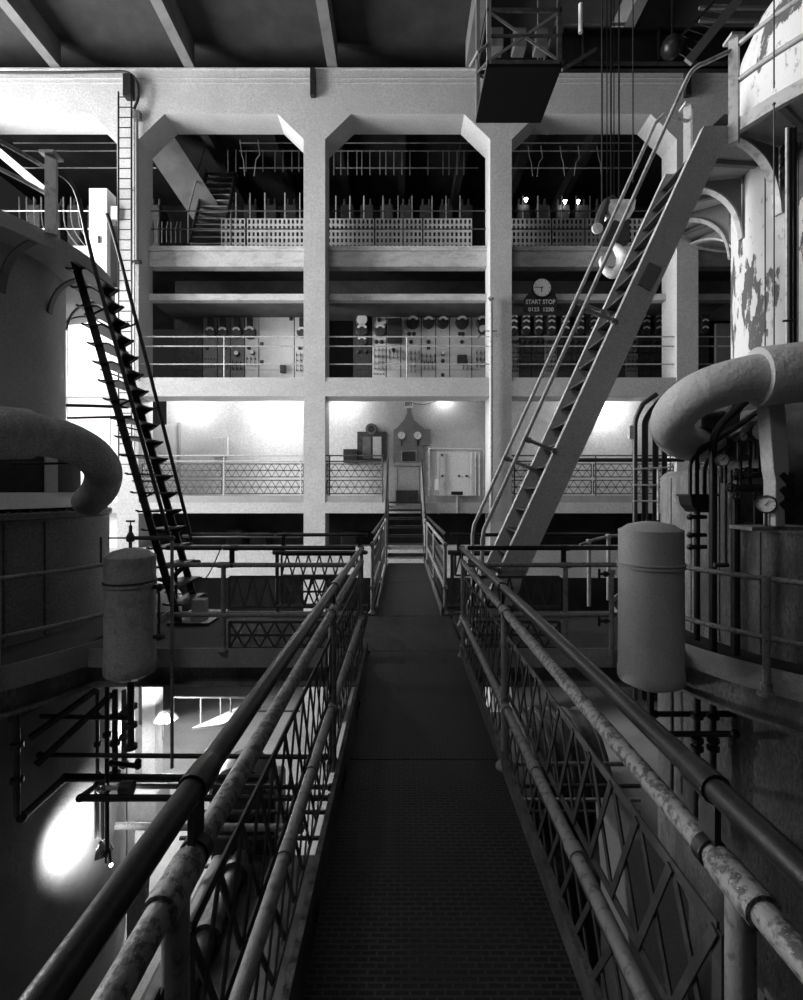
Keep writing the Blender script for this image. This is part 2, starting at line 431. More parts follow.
t_ = thing('pipe_rail', 'plain pipe rails from the left drum to the gallery post', 'railing', (-2.4, G1, 0))
for z, m in ((1.03, 'dark_rail'), (.86, 'grey_rail'), (.36, 'grey_rail')):
    MB().tube([(-2.35, G1+.01, z), (-1.80, G1+.01, z)], RAD, 12).build('rail', m, t_)
t_ = thing('pipe_rail', 'plain pipe rails from the right gallery post to the right drum', 'railing', (2.2, G1, 0))
for z, m in ((1.03, 'dark_rail'), (.86, 'grey_rail'), (.36, 'grey_rail')):
    MB().tube([(1.66, G1+.01, z), (2.45, G1+.01, z)], RAD, 12).build('rail', m, t_)
FB = [(.50, .77, 'z', False), (.12, .46, 'x', True)]
railing('far railing of the left side gallery with dark top pipe', (-1.62, G2+.05, 0), (-.44, G2+.05, 0), [0, 1.1], FB, mids=((.80, 'lattice_metal'), (.10, 'lattice_metal')), postmat='lattice_metal')
railing('far railing of the right side gallery with dark top pipe', (.64, G2+.05, 0), (1.45, G2+.05, 0), [0.02, .8], FB, mids=((.80, 'lattice_metal'), (.10, 'lattice_metal')), postmat='lattice_metal')
t_ = MB().tube([(-2.75, G2+.05, 1.03), (-1.65, G2+.05, 1.03)], RAD, 12).build('rail_pipe', 'dark_rail'); tag(t_, 'single dark handrail pipe at the foot of the dark ladder stair', 'pipe')
t_ = MB().tube([(1.5, G2+.05, 1.03), (2.7, G2+.05, 1.03)], RAD, 12).build('rail_pipe', 'dark_rail'); tag(t_, 'single dark handrail pipe behind the clean drum', 'pipe')

# small steps up to the first gallery
st = thing('short_stair', 'short flight of dark open steps at the walkway end', 'stairs', (.09, 11.5, 0))
for i in range(7):
    z = .19*(i+1); y = 10.68+.26*i
    MB().box(-.31, .49, y, y+.24, z-.025, z).box(-.31, .49, y, y+.02, z-.05, z).build('tread', 'lattice_metal', st, smooth=False)
for x in (-.33, .51):
    MB().bar((x, 10.66, .05), (x, 12.45, 1.28), .22, .02, (1,0,0)).build('stringer', 'black_iron', st, smooth=False)
for z in (.06, .27): MB().box(-.31, .49, 10.9, 10.92, z, z+.10).build('riser', 'light_pipe', st, smooth=False)

# ------------------------------------------------------------------ facade railings
def facade_rail(label, x0, x1, y, zb, zs, posts, m='light_pipe', lat=None, r=.018, grp=None):
    t = thing('railing', label, 'railing', (x0, y, zb), grp)
    for z in zs: MB().tube([(x0, y, z), (x1, y, z)], r, 8).build('rail', m, t)
    for x in posts: MB().tube([(x, y, zb), (x, y, max(zs))], r, 8).build('post', m, t)
    for (z0, z1) in (lat or []):
        k = max(1, round((x1-x0)/2.2))
        for i in range(k):
            a = x0+(x1-x0)*i/k; b = x0+(x1-x0)*(i+1)/k
            lattice(MB(), (a+.03, y, 0), (b-.03, y, 0), z0, z1, .22, 'x', w=.016, mid=True).build('lattice_panel', 'lattice_metal' , t, smooth=False)
bays = [(-11.72, -7.41, 'far left bay', 'first'), (-6.85, -2.55, 'bay left of centre', 'second'), (-1.99, 2.31, 'centre bay', 'third'), (2.87, 7.17, 'bay behind the grey stair', 'fourth'), (7.73, 11.9, 'far right bay', 'fifth')]
for i, (a, b, nm, _) in enumerate(bays):
    mx = 'light_pipe'
    pz = {1: X_(224, 12.6), 2: X_(407, 12.6), 3: X_(596, 12.6)}.get(i, (a+b)/2)
    if i > 0:
        facade_rail('three-pipe railing on the instrument gallery, %s' % nm, a, b if i != 2 else b, 12.62, 4.5, [Z_(336.5, 12.6), Z_(346, 12.6), Z_(364, 12.6)], [pz])
        if i == 2:
            facade_rail('lattice railing of the first gallery left of the small steps', a, -.46, 12.62, 1.30, [2.53, 2.38], [a+.1, -.5], 'lattice_metal', [(1.97, 2.31), (1.53, 1.88)])
        else:
            facade_rail('lattice railing of the first gallery, %s' % nm, a, b, 12.62, 1.30, [2.53, 2.38], [a+.1, pz, b-.1], 'light_pipe' if i == 1 else 'lattice_metal', [(1.97, 2.31), (1.53, 1.88)])
    facade_rail('upper gallery railing, %s' % nm, a, b, 13.14, 8.22, [Z_(211, 13.14), Z_(229, 13.14)], [X_({1: 231, 2: 403}.get(i, 0) or 401.5+ (a+b)/2*36.5, 13.14)], 'light_pipe' if i == 0 else 'lattice_metal')

# ------------------------------------------------------------------ upper floor: perforated resistor boxes, rods, switch cells
def grid_box(px0, px1, label, grp):
    y = 13.62; x0 = X_(px0, y); x1 = X_(px1, y); z0 = 8.27; z1 = Z_(218.5, y)
    t = thing('resistor_box', label, 'resistor box', ((x0+x1)/2, y, z0-.06), grp)
    m = MB(); n = max(2, round((x1-x0)/.125)); k = 6
    z0_ = z0
    for i in range(n+1):
        x = x0+(x1-x0)*i/n; w = .03
        m.box(max(x0, x-w), min(x1, x+w), y, y+.02, z0_, z1)
    for j in range(k+1):
        z = z0_+(z1-z0_)*j/k; m.box(x0, x1, y-.001, y+.019, max(z0_, z-.03), min(z1, z+.03))
    m.build('perforated_front', 'grid_panel', t, smooth=False)
    MB().box(x0, x1, y+.02, y+.5, z1-.02, z1).box(x0, x0+.015, y+.02, y+.5, z0, z1).box(x1-.015, x1, y+.02, y+.5, z0, z1).build('casing', 'grey_steel', t, smooth=False)
    MB().box(x0, x1, y+.1, y+.5, 8.21, z0).build('base_frame', 'black_iron', t, smooth=False)
G = 'white perforated resistor boxes on the upper gallery'
for px0, px1, lb in ((221, 245, 'short white perforated box right of the dark upper stair'), (247, 304, 'long white perforated box at the column, bay left of centre'),
                     (327, 374, 'white perforated box leftmost in the centre bay'), (375.5, 422, 'white perforated box in the middle of the centre bay'), (423.5, 472, 'white perforated box rightmost in the centre bay'),
                     (512, 551, 'grey perforated box leftmost behind the crane hook'), (552.5, 600, 'perforated box just left of the crane hook'), (601.5, 655, 'perforated box right of the crane hook behind the stair rails')):
    grid_box(px0, px1, lb, G)
def rods(pxs, y, py0, py1, mm, name, label, cat, grp, r=.014, bend=False):
    for i, px in enumerate(pxs):
        a = P(px, py1, y); b = P(px, py0, y)
        if bend: pts = [b, (a+b)/2+V((.05, 0, .1)), (a+b)/2+V((-.06 if i % 2 else .10, 0, -.05)), a+V((-.12 if i % 2 else .14, 0, 0))]
        else: pts = [a, b]
        o = MB().tube(pts, r, 6).build(name, mm); tag(o, label, cat, grp)
rods([236, 250, 265, 285, 300], 14.0, 193, 221, 'light_pipe', 'support_rod', 'pale upright rod behind the perforated boxes, bay left of centre', 'rod', 'upright rods left bay', .02)
rods([336, 350, 364, 383, 398, 412, 432, 446, 460], 14.0, 196, 221, 'light_pipe', 'support_rod', 'pale upright rod behind the perforated boxes, centre bay', 'rod', 'upright rods centre bay', .02)
rods([523, 538, 562, 576, 590], 14.0, 196, 221, 'grey_rail', 'support_rod', 'dim upright rod behind the perforated boxes, bay behind crane hook', 'rod', 'upright rods right bay', .02)
rods([228, 236, 246, 263, 275, 283, 292, 299], 14.4, 150, 172, 'grey_rail', 'hanging_rod', 'thin rod hanging from the upper floor ceiling, bay left of centre', 'rod', 'hanging rods left bay')
rods([334, 341, 348, 357, 362, 370, 380, 386, 394, 402, 410, 428, 443, 449, 457, 464], 14.4, 150, 175, 'grey_rail', 'hanging_rod', 'thin rod hanging from the upper floor ceiling, centre bay', 'rod', 'hanging rods centre bay')
rods([528, 541, 560, 578, 597], 14.4, 146, 176, 'grey_rail', 'bent_conductor', 'bent conductor hanging behind the crane ropes', 'conductor', 'bent conductors', .014, True)
rods([240, 258], 14.3, 140, 176, 'light_pipe', 'bent_conductor', 'pale bent conductor high in the bay left of centre', 'conductor', 'pale bent conductors', .016, True)
for i, (a, b, nm, _) in enumerate(bays[:4]):
    for k, (py, w_) in enumerate(((143, 'upper'), (151, 'middle'), (168, 'lower'))):
        a2 = a if i != 1 else -4.9
        o = MB().tube([(a2, 14.5, Z_(py, 14.5)), (b, 14.5, Z_(py, 14.5))], .02, 6).build('bus_bar', 'grey_rail'); tag(o, '%s long bus bar under the upper ceiling, %s' % (w_, nm), 'bus bar')
    n = 7
    for k in range(n):
        x = a+.3+(b-a-.6)*k/(n-1)
        if i == 1 and k < 3: continue
        c = thing('switch_cell', 'dark oil switch cell in the shadows of the upper floor, %s' % nm, 'switchgear', (x, 15.0, 8.3), 'switch cells, %s' % nm)
        MB().box(x-.2, x+.2, 14.9, 15.5, 8.21, 10.5).build('tank', 'slate', c, smooth=False, bevel=.03)
        for q in (-.1, .1):
            MB().lathe((x+q, 15.1, 10.5), [(0, 0), (.05, 0), (.03, .08), (.05, .12), (.03, .2), (.04, .26), (0, .3)], 8).build('insulator', 'lattice_metal', c)
for px, py in ((526, 198), (565, 200), (578, 200)):
    o = MB().lathe(P(px, py+3, 15.0-.25), [(0, -.05), (.02, -.03), (.04, .03), (.06, .07), (0, .08)], 12).build('work_lamp', 'bulb')
    tag(o, {526: 'small lit lamp low at the column left of the crane ropes', 565: 'lit cone lamp nearer the column, left of the crane ropes', 578: 'lit cone lamp next to the crane ropes'}[px], 'lamp')
# dark stair and left conductors on the upper floor
s_ = thing('steel_stair', 'dark steel stair on the upper floor, bay left of centre', 'stairs', (-6, 14.5, 8.3))
a = P(190, 243, 13.8); b = P(207, 172, 15.4); wv = X_(32+CX, 14)
for i in range(13):
    q = a.lerp(b, i/12); MB().box(q.x, q.x+wv, q.y, q.y+.22, q.z-.03, q.z).build('tread', 'grey_rail', s_, smooth=False)
for dx in (0, wv): MB().bar(a+V((dx, 0, 0)), b+V((dx, 0, 0)), .16, .03, (1,0,0)).build('stringer', 'slate', s_, smooth=False)
MB().tube([a+V((-.05, 0, .0)), a+V((-.05, 0, .9)), b+V((-.05, 0, .9))], .02, 6).build('handrail', 'grey_rail', s_)
for i in range(9):
    px = 19+i*7.4
    if 43 < px < 58: continue
    a = P(px, 197, 13.8); b = P(px+2, 250, 13.8)
    o = MB().tube(smooth_path([a, a.lerp(b, .45), a.lerp(b, .7)+V((.12, 0, 0)), b+V((.45, 0, 0))], 4), .018, 6).build('curved_conductor', 'grey_rail')
    tag(o, 'curved conductor rod behind the far left upper railing', 'conductor', 'curved conductors')
for i in range(7):
    px = 153+i*4.6; a = P(px, 222, 13.9); b = P(px, 243, 13.9)
    o = MB().tube([b, a.lerp(b, .3), a+V((.04*(i % 2), 0, 0))], .02, 6).build('curved_conductor', 'slate'); tag(o, 'short dark conductor low behind the railing, next to the dark stair', 'conductor', 'short dark conductors')
# white cabinet left of the wall ladder
c = thing('electric_cabinet', 'tall white cabinet left of the wall ladder', 'cabinet', (X_(98, 12.4), 12.5, 7.4))
MB().box(X_(89, 12.35), X_(107, 12.35), 12.35, 12.75, Z_(287, 12.35), Z_(188, 12.35)).build('body', 'white_wall', c, smooth=False, bevel=.01)
for py in (246, 262): MB().box(X_(89, 12.35)-.0, X_(107, 12.35), 12.338, 12.35, Z_(py, 12.35), Z_(py, 12.35)+.02).build('seam', 'curb_paint', c, smooth=False)
MB().bar(P(99, 236, 12.33), P(99, 243, 12.33), .05, .02, (0,1,0)).build('handle', 'black_iron', c)
o = MB().box(X_(110, 12.4), X_(117, 12.4), 12.4, 12.5, Z_(219, 12.4), Z_(206, 12.4)).build('junction_box', 'white_wall', smooth=False); tag(o, 'small white junction box between cabinet and wall ladder', 'box')

o = MB().bar(P(-6, 148, 10.5), P(45, 191, 10.5), .16, .12, (0,1,0)).build('sloping_brace', 'white_wall', smooth=False); tag(o, 'white sloping brace in the top left bay behind the post', 'brace')
# wall ladder and pipes on the first column
ld = thing('fixed_ladder', 'tall thin wall ladder on the leftmost column', 'ladder', (X_(124.5, 12.35), 12.3, 1.5))
for px in (118.5, 131.5): MB().tube([P(px, 470, 12.3), P(px, 95, 12.3), P(px, 92, 12.4)], .022, 6).build('rail', 'black_iron', ld)
for i in range(37):
    py = 97+i*10.2; MB().tube([P(118.5, py, 12.3), P(131.5, py, 12.3)], .014, 6).build('rung', 'black_iron', ld)
for py in (108, 190, 300, 400): MB().bar(P(131.5, py, 12.3), P(134, py, 12.5), .04, .02).build('bracket', 'black_iron', ld)
o = MB().tube(smooth_path([P(0, 72.5, 12.38), P(60, 72.5, 12.38), P(110, 71.5, 12.38), P(128, 72.5, 12.36), P(137, 82, 12.34), P(138.5, 97, 12.32), P(134, 109, 12.32)], 6), .03, 8).build('cable_conduit', 'black_iron'); tag(o, 'black cable running along the beam top and looping down by the ladder', 'cable')
o = MB().box(X_(122.5, 12.3), X_(130.5, 12.3), 12.3, 12.5, Z_(95, 12.3), Z_(73, 12.3)).build('beam_clamp', 'black_iron', smooth=False, bevel=.01); tag(o, 'black clamp bracket above the wall ladder', 'bracket')
dp = thing('down_pipe', 'dark pipe with pale conduit right of the wall ladder', 'pipe', (X_(136, 12.4), 12.4, 7.5))
MB().tube([P(137, 120, 12.42), P(137, 262, 12.42)], .035, 8).build('pipe', 'grey_steel', dp)
MB().tube([P(134, 115, 12.40), P(134, 460, 12.40)], .02, 8).build('conduit', 'light_pipe', dp)
MB().box(X_(133, 12.4), X_(140, 12.4), 12.36, 12.5, Z_(119, 12.4), Z_(111, 12.4)).build('box', 'grey_steel', dp, smooth=False)
MB().tube([P(133, 262, 12.42), P(141, 262, 12.42)], .05, 8).build('end_cap', 'black_iron', dp)
for px, lb in ((313, 'black bracket on the beam above the column left of centre'), (687, 'black bracket on the beam behind the curved handrail')):
    b_ = MB().box(X_(px-2.5, 12.45), X_(px+2.5, 12.45), 12.38, 12.5, Z_(95, 12.4), Z_(68, 12.4)); b_.cyl((X_(px, 12.4), 12.36, Z_(80, 12.4)), (X_(px, 12.4), 12.40, Z_(80, 12.4)), .03, 8)
    tag(b_.build('beam_bracket', 'black_iron', smooth=False), lb, 'bracket')
dp = thing('drain_pipe', 'pale drain pipe beside the column right of centre', 'pipe', (X_(490, 12.35), 12.35, .5))
MB().tube([P(491, 300, 12.38), P(491, 520, 12.38)], .045, 10).build('pipe', 'light_pipe', dp)
MB().tube([P(489, 300, 12.38), P(493, 297, 12.34)], .06, 10).build('pipe_head', 'grey_steel', dp)
MB().tube([P(478, 338, 12.4), P(484, 331, 12.38), P(497, 331, 12.38)], .015, 6).build('branch', 'black_iron', dp)

# ------------------------------------------------------------------ switchboard panels, middle floor
YP = 14.3
def meter(t, c, r, m='slate', dial=True, kind=0):
    o = MB().lathe(c, [(0, .0), (r, .0), (r, .09), (r*.85, .12), (0, .12)], 14, axis='y').build('meter', m, t)
    if dial:
        if kind == 0: MB().lathe(V(c)+V((0, -.122, 0)), [(r*.5, 0), (r*.88, 0), (r*.88, .01), (r*.5, .01)], 10, 25, 155, axis='y').build('dial_glass', 'dial', o)
        else: MB().lathe(V(c)+V((0, -.122, 0)), [(0, 0), (r*.8, 0), (r*.8, .01), (0, .01)], 12, axis='y').build('dial_glass', 'dial', o)
    return o
def panel(px0, px1, mm, label, items, grp='instrument panels on the middle floor'):
    x0 = X_(px0, YP)+.006; x1 = X_(px1, YP)-.006; z0 = 4.46; z1 = Z_(316, YP)-.04
    t = thing('instrument_panel', label, 'instrument panel', ((x0+x1)/2, YP, z0), grp)
    MB().box(x0, x1, YP, YP+.05, z0, 5.2).box(x0, x1, YP, YP+.05, 5.21, z1).build('slab', mm, t, smooth=False)
    MB().box(x0+.02, x0+.06, YP+.05, YP+.29, z0, z1).box(x1-.06, x1-.02, YP+.05, YP+.29, z0, z1).build('stand', 'black_iron', t, smooth=False)
    xc = (x0+x1)/2; w = x1-x0
    for it in items:
        k, dx, py = it[0], it[1], it[2]; c = V((xc+dx*w, YP, Z_(py, YP)))
        if k == 'm': meter(t, c, it[3] if len(it) > 3 else .16)
        elif k == 'g': meter(t, c, it[3] if len(it) > 3 else .13, kind=1)
        elif k == 'k': MB().lathe(c, [(0, 0), (.06, 0), (.06, .03), (.035, .04), (.035, .1), (0, .11)], 10, axis='y').build('knob', 'slate', t)
        elif k == 'r':
            MB().box(c.x-.08, c.x+.08, YP-.12, YP, c.z-.16, c.z+.10).build('relay', 'slate', t, smooth=False, bevel=.02)
        elif k == 's':       # knife switches
            for q in (-.12, 0, .12):
                b = MB().box(c.x+q-.012, c.x+q+.012, YP-.10, YP, c.z-.1, c.z-.07).box(c.x+q-.012, c.x+q+.012, YP-.10, YP, c.z+.07, c.z+.1).bar((c.x+q, YP-.09, c.z-.12), (c.x+q, YP-.09, c.z+.14), .02, .012, (1,0,0))
                b.build('knife_switch', 'slate', t, smooth=False)
        elif k == 'd':
            for q in range(4):
                MB().sphere((c.x+(q-1.5)*w*.22, YP-.01, c.z), .022, 8).build('terminal', 'slate', t)
        elif k == 'p': MB().box(c.x-.05, c.x+.05, YP-.015, YP, c.z-.05, c.z+.05).build('name_plate', 'slate', t, smooth=False)
stud = [('d', 0, y) for y in (335, 340, 346, 352, 358, 363)]
panel(174, 202.5, 'slate', 'wide dark slate board in shadow, full of small terminals', stud)
panel(203, 217, 'inner_board', 'grey board with relay and meter, leftmost of the narrow grey ones', [('r', .1, 322), ('m', .1, 333), ('k', -.2, 348), ('d', 0, 359), ('d', 0, 367)])  # the column's shadow is put into the grey of these narrow boards
panel(217.5, 230, 'inner_board', 'grey board with relay and meter, middle of the narrow grey ones', [('r', 0, 322), ('m', 0, 333), ('k', .1, 348), ('d', 0, 366)])
panel(230.5, 244.5, 'inner_board', 'grey board with relay and meter, right of the narrow grey ones', [('r', 0, 322, ), ('m', 0, 333), ('g', 0, 354, .08), ('s', 0, 366)])
panel(245, 258.5, 'marble', 'white marble board with meter and open switch lever', [('r', -.1, 322), ('m', -.1, 333, .19), ('k', -.2, 348), ('g', .1, 353, .07), ('s', 0, 362)])
panel(259, 294, 'marble', 'wide blank white marble board', [('p', .42, 317+2), ('p', -.42, 344), ('p', -.42, 362), ('r', .2, 368)])
panel(294.5, 308, 'marble', 'white marble board half hidden by the column left of centre', [('r', .1, 322), ('m', .1, 333), ('k', -.1, 348), ('s', 0, 358), ('s', 0, 368)])
panel(353, 371.5, 'slate', 'black board with round meter on top, centre bay', [('g', 0, 319+2, .2), ('m', 0, 331, .19), ('m', 0, 342, .16), ('k', -.2, 352), ('k', .2, 352)])
panel(372, 386, 'marble', 'white board with knife switches next to the black board', [('m', .1, 331, .19), ('k', 0, 320), ('k', -.2, 342), ('k', .2, 342), ('s', 0, 353), ('s', 0, 360), ('s', 0, 366), ('d', 0, 374)])
panel(386.5, 400.5, 'marble', 'white board half covered by a dark cabinet', [('s', 0, 355), ('k', 0, 350)])
o = MB().box(X_(387, 14.1), X_(402, 14.1), 14.08, 14.28, Z_(342, 14.1), Z_(318, 14.1)).build('dark_cabinet', 'slate', smooth=False, bevel=.02); tag(o, 'dark wooden cabinet fixed on the boards of the centre bay', 'cabinet')
panel(401, 421, 'marble', 'white board with hanging meter, first right of the railing post', [('m', .1, 321+2, .2), ('k', -.1, 334), ('k', .15, 334), ('k', 0, 342), ('s', -.2, 356), ('s', .2, 356), ('s', 0, 363), ('s', 0, 369)])
panel(421.5, 435.5, 'marble', 'white board with meter and dense switches, second right of the railing post', [('m', 0, 323, .18), ('k', 0, 342), ('s', -.15, 359), ('s', .15, 359), ('s', 0, 366), ('p', 0, 348)])
panel(436, 449.5, 'marble', 'white board with a meter and only small studs, third right of the railing post', [('m', 0, 323, .18), ('g', 0, 354, .06), ('k', 0, 361), ('p', 0, 375)])
panel(450, 471.5, 'marble', 'white board with a large triple switch, fourth right of the railing post', [('m', .05, 323, .2), ('k', -.05, 334), ('k', .1, 334), ('k', .05, 342), ('r', -.05, 359), ('r', .15, 359), ('s', .3, 366)])
panel(472, 489, 'marble', 'white board next to the pale drain pipe', [('m', .1, 323, .2), ('g', .1, 330, .14), ('s', 0, 356), ('s', 0, 363)])
for i, px in enumerate((507, 519, 531.5, 544, 557, 572, 586, 599, 612, 625, 638, 651, 664, 677)):
    nx = (507, 519, 531.5, 544, 557, 572, 586, 599, 612, 625, 638, 651, 664, 677, 690)[i+1]
    names = ('at the column', 'second from the column', 'below the word START', 'below the clock', 'below the word STOP', 'behind the outer handrail', 'behind the handrails', 'at the first handrail strut', 'behind the stair treads', 'behind the stair treads', 'behind the stair stringer', 'behind the stair stringer', 'right of the stair stringer', 'beside the rightmost column')
    lb = 'dark board with three stacked meters, '+names[i]
    panel(px+.2, nx, 'slate' if i % 3 else 'inner_board', lb, [('m', 0, 318+2, .14), ('m', 0, 325, .14), ('m', 0, 331.5, .14), ('k', -.2, 342), ('k', .2, 342), ('s', 0, 350), ('d', 0, 357), ('s', 0, 364), ('d', 0, 371)] if i % 4 != 7 else [('s', 0, 350)])
# wing of the far right bay
o = MB().box(X_(716, 14), X_(735, 14), 14.0, 14.1, 4.46, 6.5).build('control_cabinet', 'grey_steel', smooth=False, bevel=.02); tag(o, 'grey steel cabinet behind the rightmost column beside the white tank', 'cabinet')
t = thing('meter_stack', 'stack of three dark meters beyond the rightmost column', 'meter', (X_(703, 14.2), 14.2, 4.5))
MB().box(X_(698, 14.25), X_(709, 14.25), 14.25, 14.3, 4.46, 6.7).build('slab', 'slate', t, smooth=False)
for py in (317, 324, 331): meter(t, V((X_(703, 14.25), 14.25, Z_(py, 14.25))), .13)

# clock and start/stop board
yc = 12.92
cb = thing('clock_board', 'dark board reading START STOP under a round white clock', 'sign', (X_(541, yc), yc, 6.0))
def poly_px(pts, y): return [(X_(a, y), Z_(b, y)) for a, b in pts]
MB().prism(poly_px([(524, 312), (524, 299), (528, 294), (534, 289.5), (549, 289.5), (555, 293), (557, 299), (557, 312)], yc), yc, yc+.06).build('board', 'slate', cb, smooth=False)
cc = P(541, 289, yc)
ck = MB().lathe(cc, [(0, 0), (9.6*yc/F, 0), (9.6*yc/F, .08), (8.9*yc/F, .10), (8.9*yc/F, .085), (0, .085)], 32, axis='y').build('clock_case', 'black_iron', cb)
MB().lathe(cc+V((0, -.086, 0)), [(0, 0), (8.8*yc/F, 0), (8.8*yc/F, .004), (0, .004)], 32, axis='y').build('clock_face', 'dial', ck)
for i in range(12):
    a = PI/6*i; d = V((math.sin(a), 0, math.cos(a))); MB().bar(cc+d*.185+V((0, -.093, 0)), cc+d*.215+V((0, -.093, 0)), .012, .003, (0,1,0)).build('hour_mark', 'dial_mark', ck)
MB().bar(cc+V((.03, -.096, 0)), cc+V((-.18, -.096, .01)), .018, .003, (0,1,0)).build('minute_hand', 'dial_mark', ck)
MB().bar(cc+V((0, -.099, .03)), cc+V((-.02, -.099, -.12)), .022, .003, (0,1,0)).build('hour_hand', 'dial_mark', ck)
def text(s, loc, size, m, parent, name, sx=1.):
    c = bpy.data.curves.new(name, 'FONT'); c.body = s; c.size = size; c.align_x = 'CENTER'; c.align_y = 'CENTER'; c.extrude = .003; c.materials.append(MATS[m]); c.offset = .004
    o = bpy.data.objects.new(name, c); COL.objects.link(o); o.parent = parent
    o.location = V(loc)-V(parent['_w']); o.rotation_euler = (PI/2, 0, 0); o.scale = (sx, 1, 1)
    me = bpy.data.meshes.new_from_object(o.evaluated_get(bpy.context.evaluated_depsgraph_get())); me.name = name
    if not me.materials: me.materials.append(MATS[m])
    n = bpy.data.objects.new(name, me); COL.objects.link(n); n.parent = parent; n.location = o.location.copy(); n.rotation_euler = o.rotation_euler; n.scale = o.scale
    bpy.data.objects.remove(o); return n
text('START STOP', P(540.5, 302, yc-.01), .165, 'dial', cb, 'lettering', .86)
text('0123  1230', P(541, 309.6, yc-.01), .15, 'dial', cb, 'numerals', 1.0)

# ------------------------------------------------------------------ first gallery back wall things
YW = 13.98
def PW(px, py): return P(px, py, YW)
gb = thing('gauge_board', 'pale board with two round gauges at the top of the steps', 'gauge board', (X_(410, YW), YW, 1.3))
pts = [(393.5, 464), (393.5, 430), (397, 428), (404, 420), (407, 413), (407, 404), (411.5, 404), (411.5, 413), (414, 420), (421, 426), (424, 428), (424, 464)]
MB().prism(poly_px(pts, YW-.08), YW-.08, YW-.02).build('board', 'inner_board', gb, smooth=False)
MB().box(X_(394, YW-.1), X_(424, YW-.1), YW-.14, YW-.02, Z_(466, YW-.1), Z_(462.5, YW-.1)).build('ledge', 'light_pipe', gb, smooth=False)
MB().box(X_(401, YW), X_(416.5, YW), YW-.1, YW-.08, Z_(462, YW), Z_(451, YW)).build('screen_frame', 'light_pipe', gb, smooth=False)
MB().box(X_(402, YW), X_(415.5, YW), YW-.11, YW-.1, Z_(461.3, YW), Z_(451.7, YW)).build('dark_screen', 'slate', gb, smooth=False)
for px in (401.5, 417.5):
    c = PW(px, 436)+V((0, -.08, 0))
    gg = MB().lathe(c, [(0, 0), (.135, 0), (.135, .07), (.11, .09), (.11, .075), (0, .075)], 20, axis='y').build('gauge', 'grey_steel', gb)
    MB().lathe(c+V((0, -.078, 0)), [(0, 0), (.108, 0), (.108, .003), (0, .003)], 20, axis='y').build('gauge_dial', 'dial', gg)
    MB().bar(c+V((-.01, -.084, -.05)), c+V((.02, -.084, .08)), .012, .003, (0,1,0)).build('gauge_hand', 'dial_mark', gg)
    MB().tube([c+V((0, -.03, -.13)), c+V((0, -.03, -.30))], .02, 8).build('gauge_stem', 'black_iron', gb)
MB().box(X_(421.5, YW), X_(430, YW), YW-.2, YW-.0, Z_(446, YW), Z_(430, YW)).build('side_box', 'grey_steel', gb, smooth=False)
o = thing('cupboard', 'pale double cupboard below the gauge board', 'cupboard', (X_(409, YW), YW, 1.3))
MB().box(X_(394, YW), X_(424, YW), YW-.1, YW, 1.31, Z_(467, YW)).build('body', 'inner_wall', o, smooth=False)
for px in (397.5, 419): MB().box(X_(px, YW), X_(px, YW)+.015, YW-.106, YW-.1, 1.33, Z_(468, YW)).build('seam', 'slate', o, smooth=False)
MB().box(X_(396, 13.7), X_(418, 13.7), 13.6, 13.85, 1.3, 1.62).build('dark_step', 'slate', o, smooth=False)
ex = thing('exit_sign', 'small lit EXIT sign above the gauge board', 'sign', PW(408.5, 405))
MB().box(X_(404.5, YW), X_(413, YW), YW-.12, YW-.02, Z_(408.5, YW), Z_(401.5, YW)).build('case', 'dial', ex, smooth=False)
text('EXIT', PW(408.7, 405)+V((0, -.125, 0)), .135, 'dial_mark', ex, 'lettering', .8)
wire = MB().tube(smooth_path([PW(414, 404)+V((0,-.05,0)), PW(425, 404.5)+V((0,-.05,0)), PW(436, 401.5)+V((0,-.05,0)), PW(443, 398.5)+V((0,-.05,0))], 5), .01, 6).build('wire', 'slate'); tag(wire, 'thin wire from the exit sign to the small bulb', 'wire')
b_ = thing('bare_bulb', 'small bare lit bulb at the top of the wall, centre bay', 'lamp', PW(444, 398.5))
MB().sphere(PW(444, 399)+V((0, -.1, 0)), .04, 12).build('bulb', 'bulb', b_)
MB().cyl(PW(444, 397)+V((0, -.1, 0)), PW(444, 394.5)+V((0, -.1, 0)), .02, 8).build('socket', 'black_iron', b_)
point('bulb_light', PW(444, 400)+V((0, -.22, 0)), 5, .04)
nb = thing('notice_board', 'dark notice board with round top at the left of the gauge board', 'board', (X_(372, YW), YW, 2.4))
MB().box(X_(357.5, YW), X_(386.5, YW), YW-.09, YW-.01, Z_(461, YW), Z_(432, YW)).lathe(PW(371.5, 429.5)+V((0, -.01, 0)), [(0, 0), (.17, 0), (.17, .08), (0, .08)], 20, axis='y').build('board', 'slate', nb, smooth=False)
MB().lathe(PW(371.5, 429.5)+V((0, -.09, 0)), [(.1, 0), (.15, 0), (.15, .015), (.1, .015)], 20, axis='y').build('round_plate', 'green_board', nb)
MB().box(X_(363, YW), X_(371, YW), YW-.1, YW-.09, Z_(459, YW), Z_(437, YW)).build('door', 'green_board', nb, smooth=False)
MB().box(X_(373, YW), X_(381.5, YW), YW-.1, YW-.09, Z_(458.5, YW), Z_(437, YW)).build('paper', 'inner_wall', nb, smooth=False)
MB().box(X_(344.5, YW), X_(357.5, YW), YW-.3, YW-.01, Z_(463, YW), Z_(450, YW)).build('low_desk', 'slate', nb, smooth=False)
pc = thing('steel_partition', 'pale steel partition with bolts right of the steps', 'partition', (X_(457, 13.6), 13.6, 1.3))
MB().box(X_(430, 13.6), X_(474, 13.6), 13.6, 13.64, 1.0, Z_(449.5, 13.6)).build('sheet', 'inner_wall', pc, smooth=False)
MB().tube([P(429.5, 500, 13.55), P(429.5, 449, 13.55), P(484, 449, 13.55), P(484, 512, 13.55)], .03, 8).build('frame_pipe', 'light_pipe', pc)
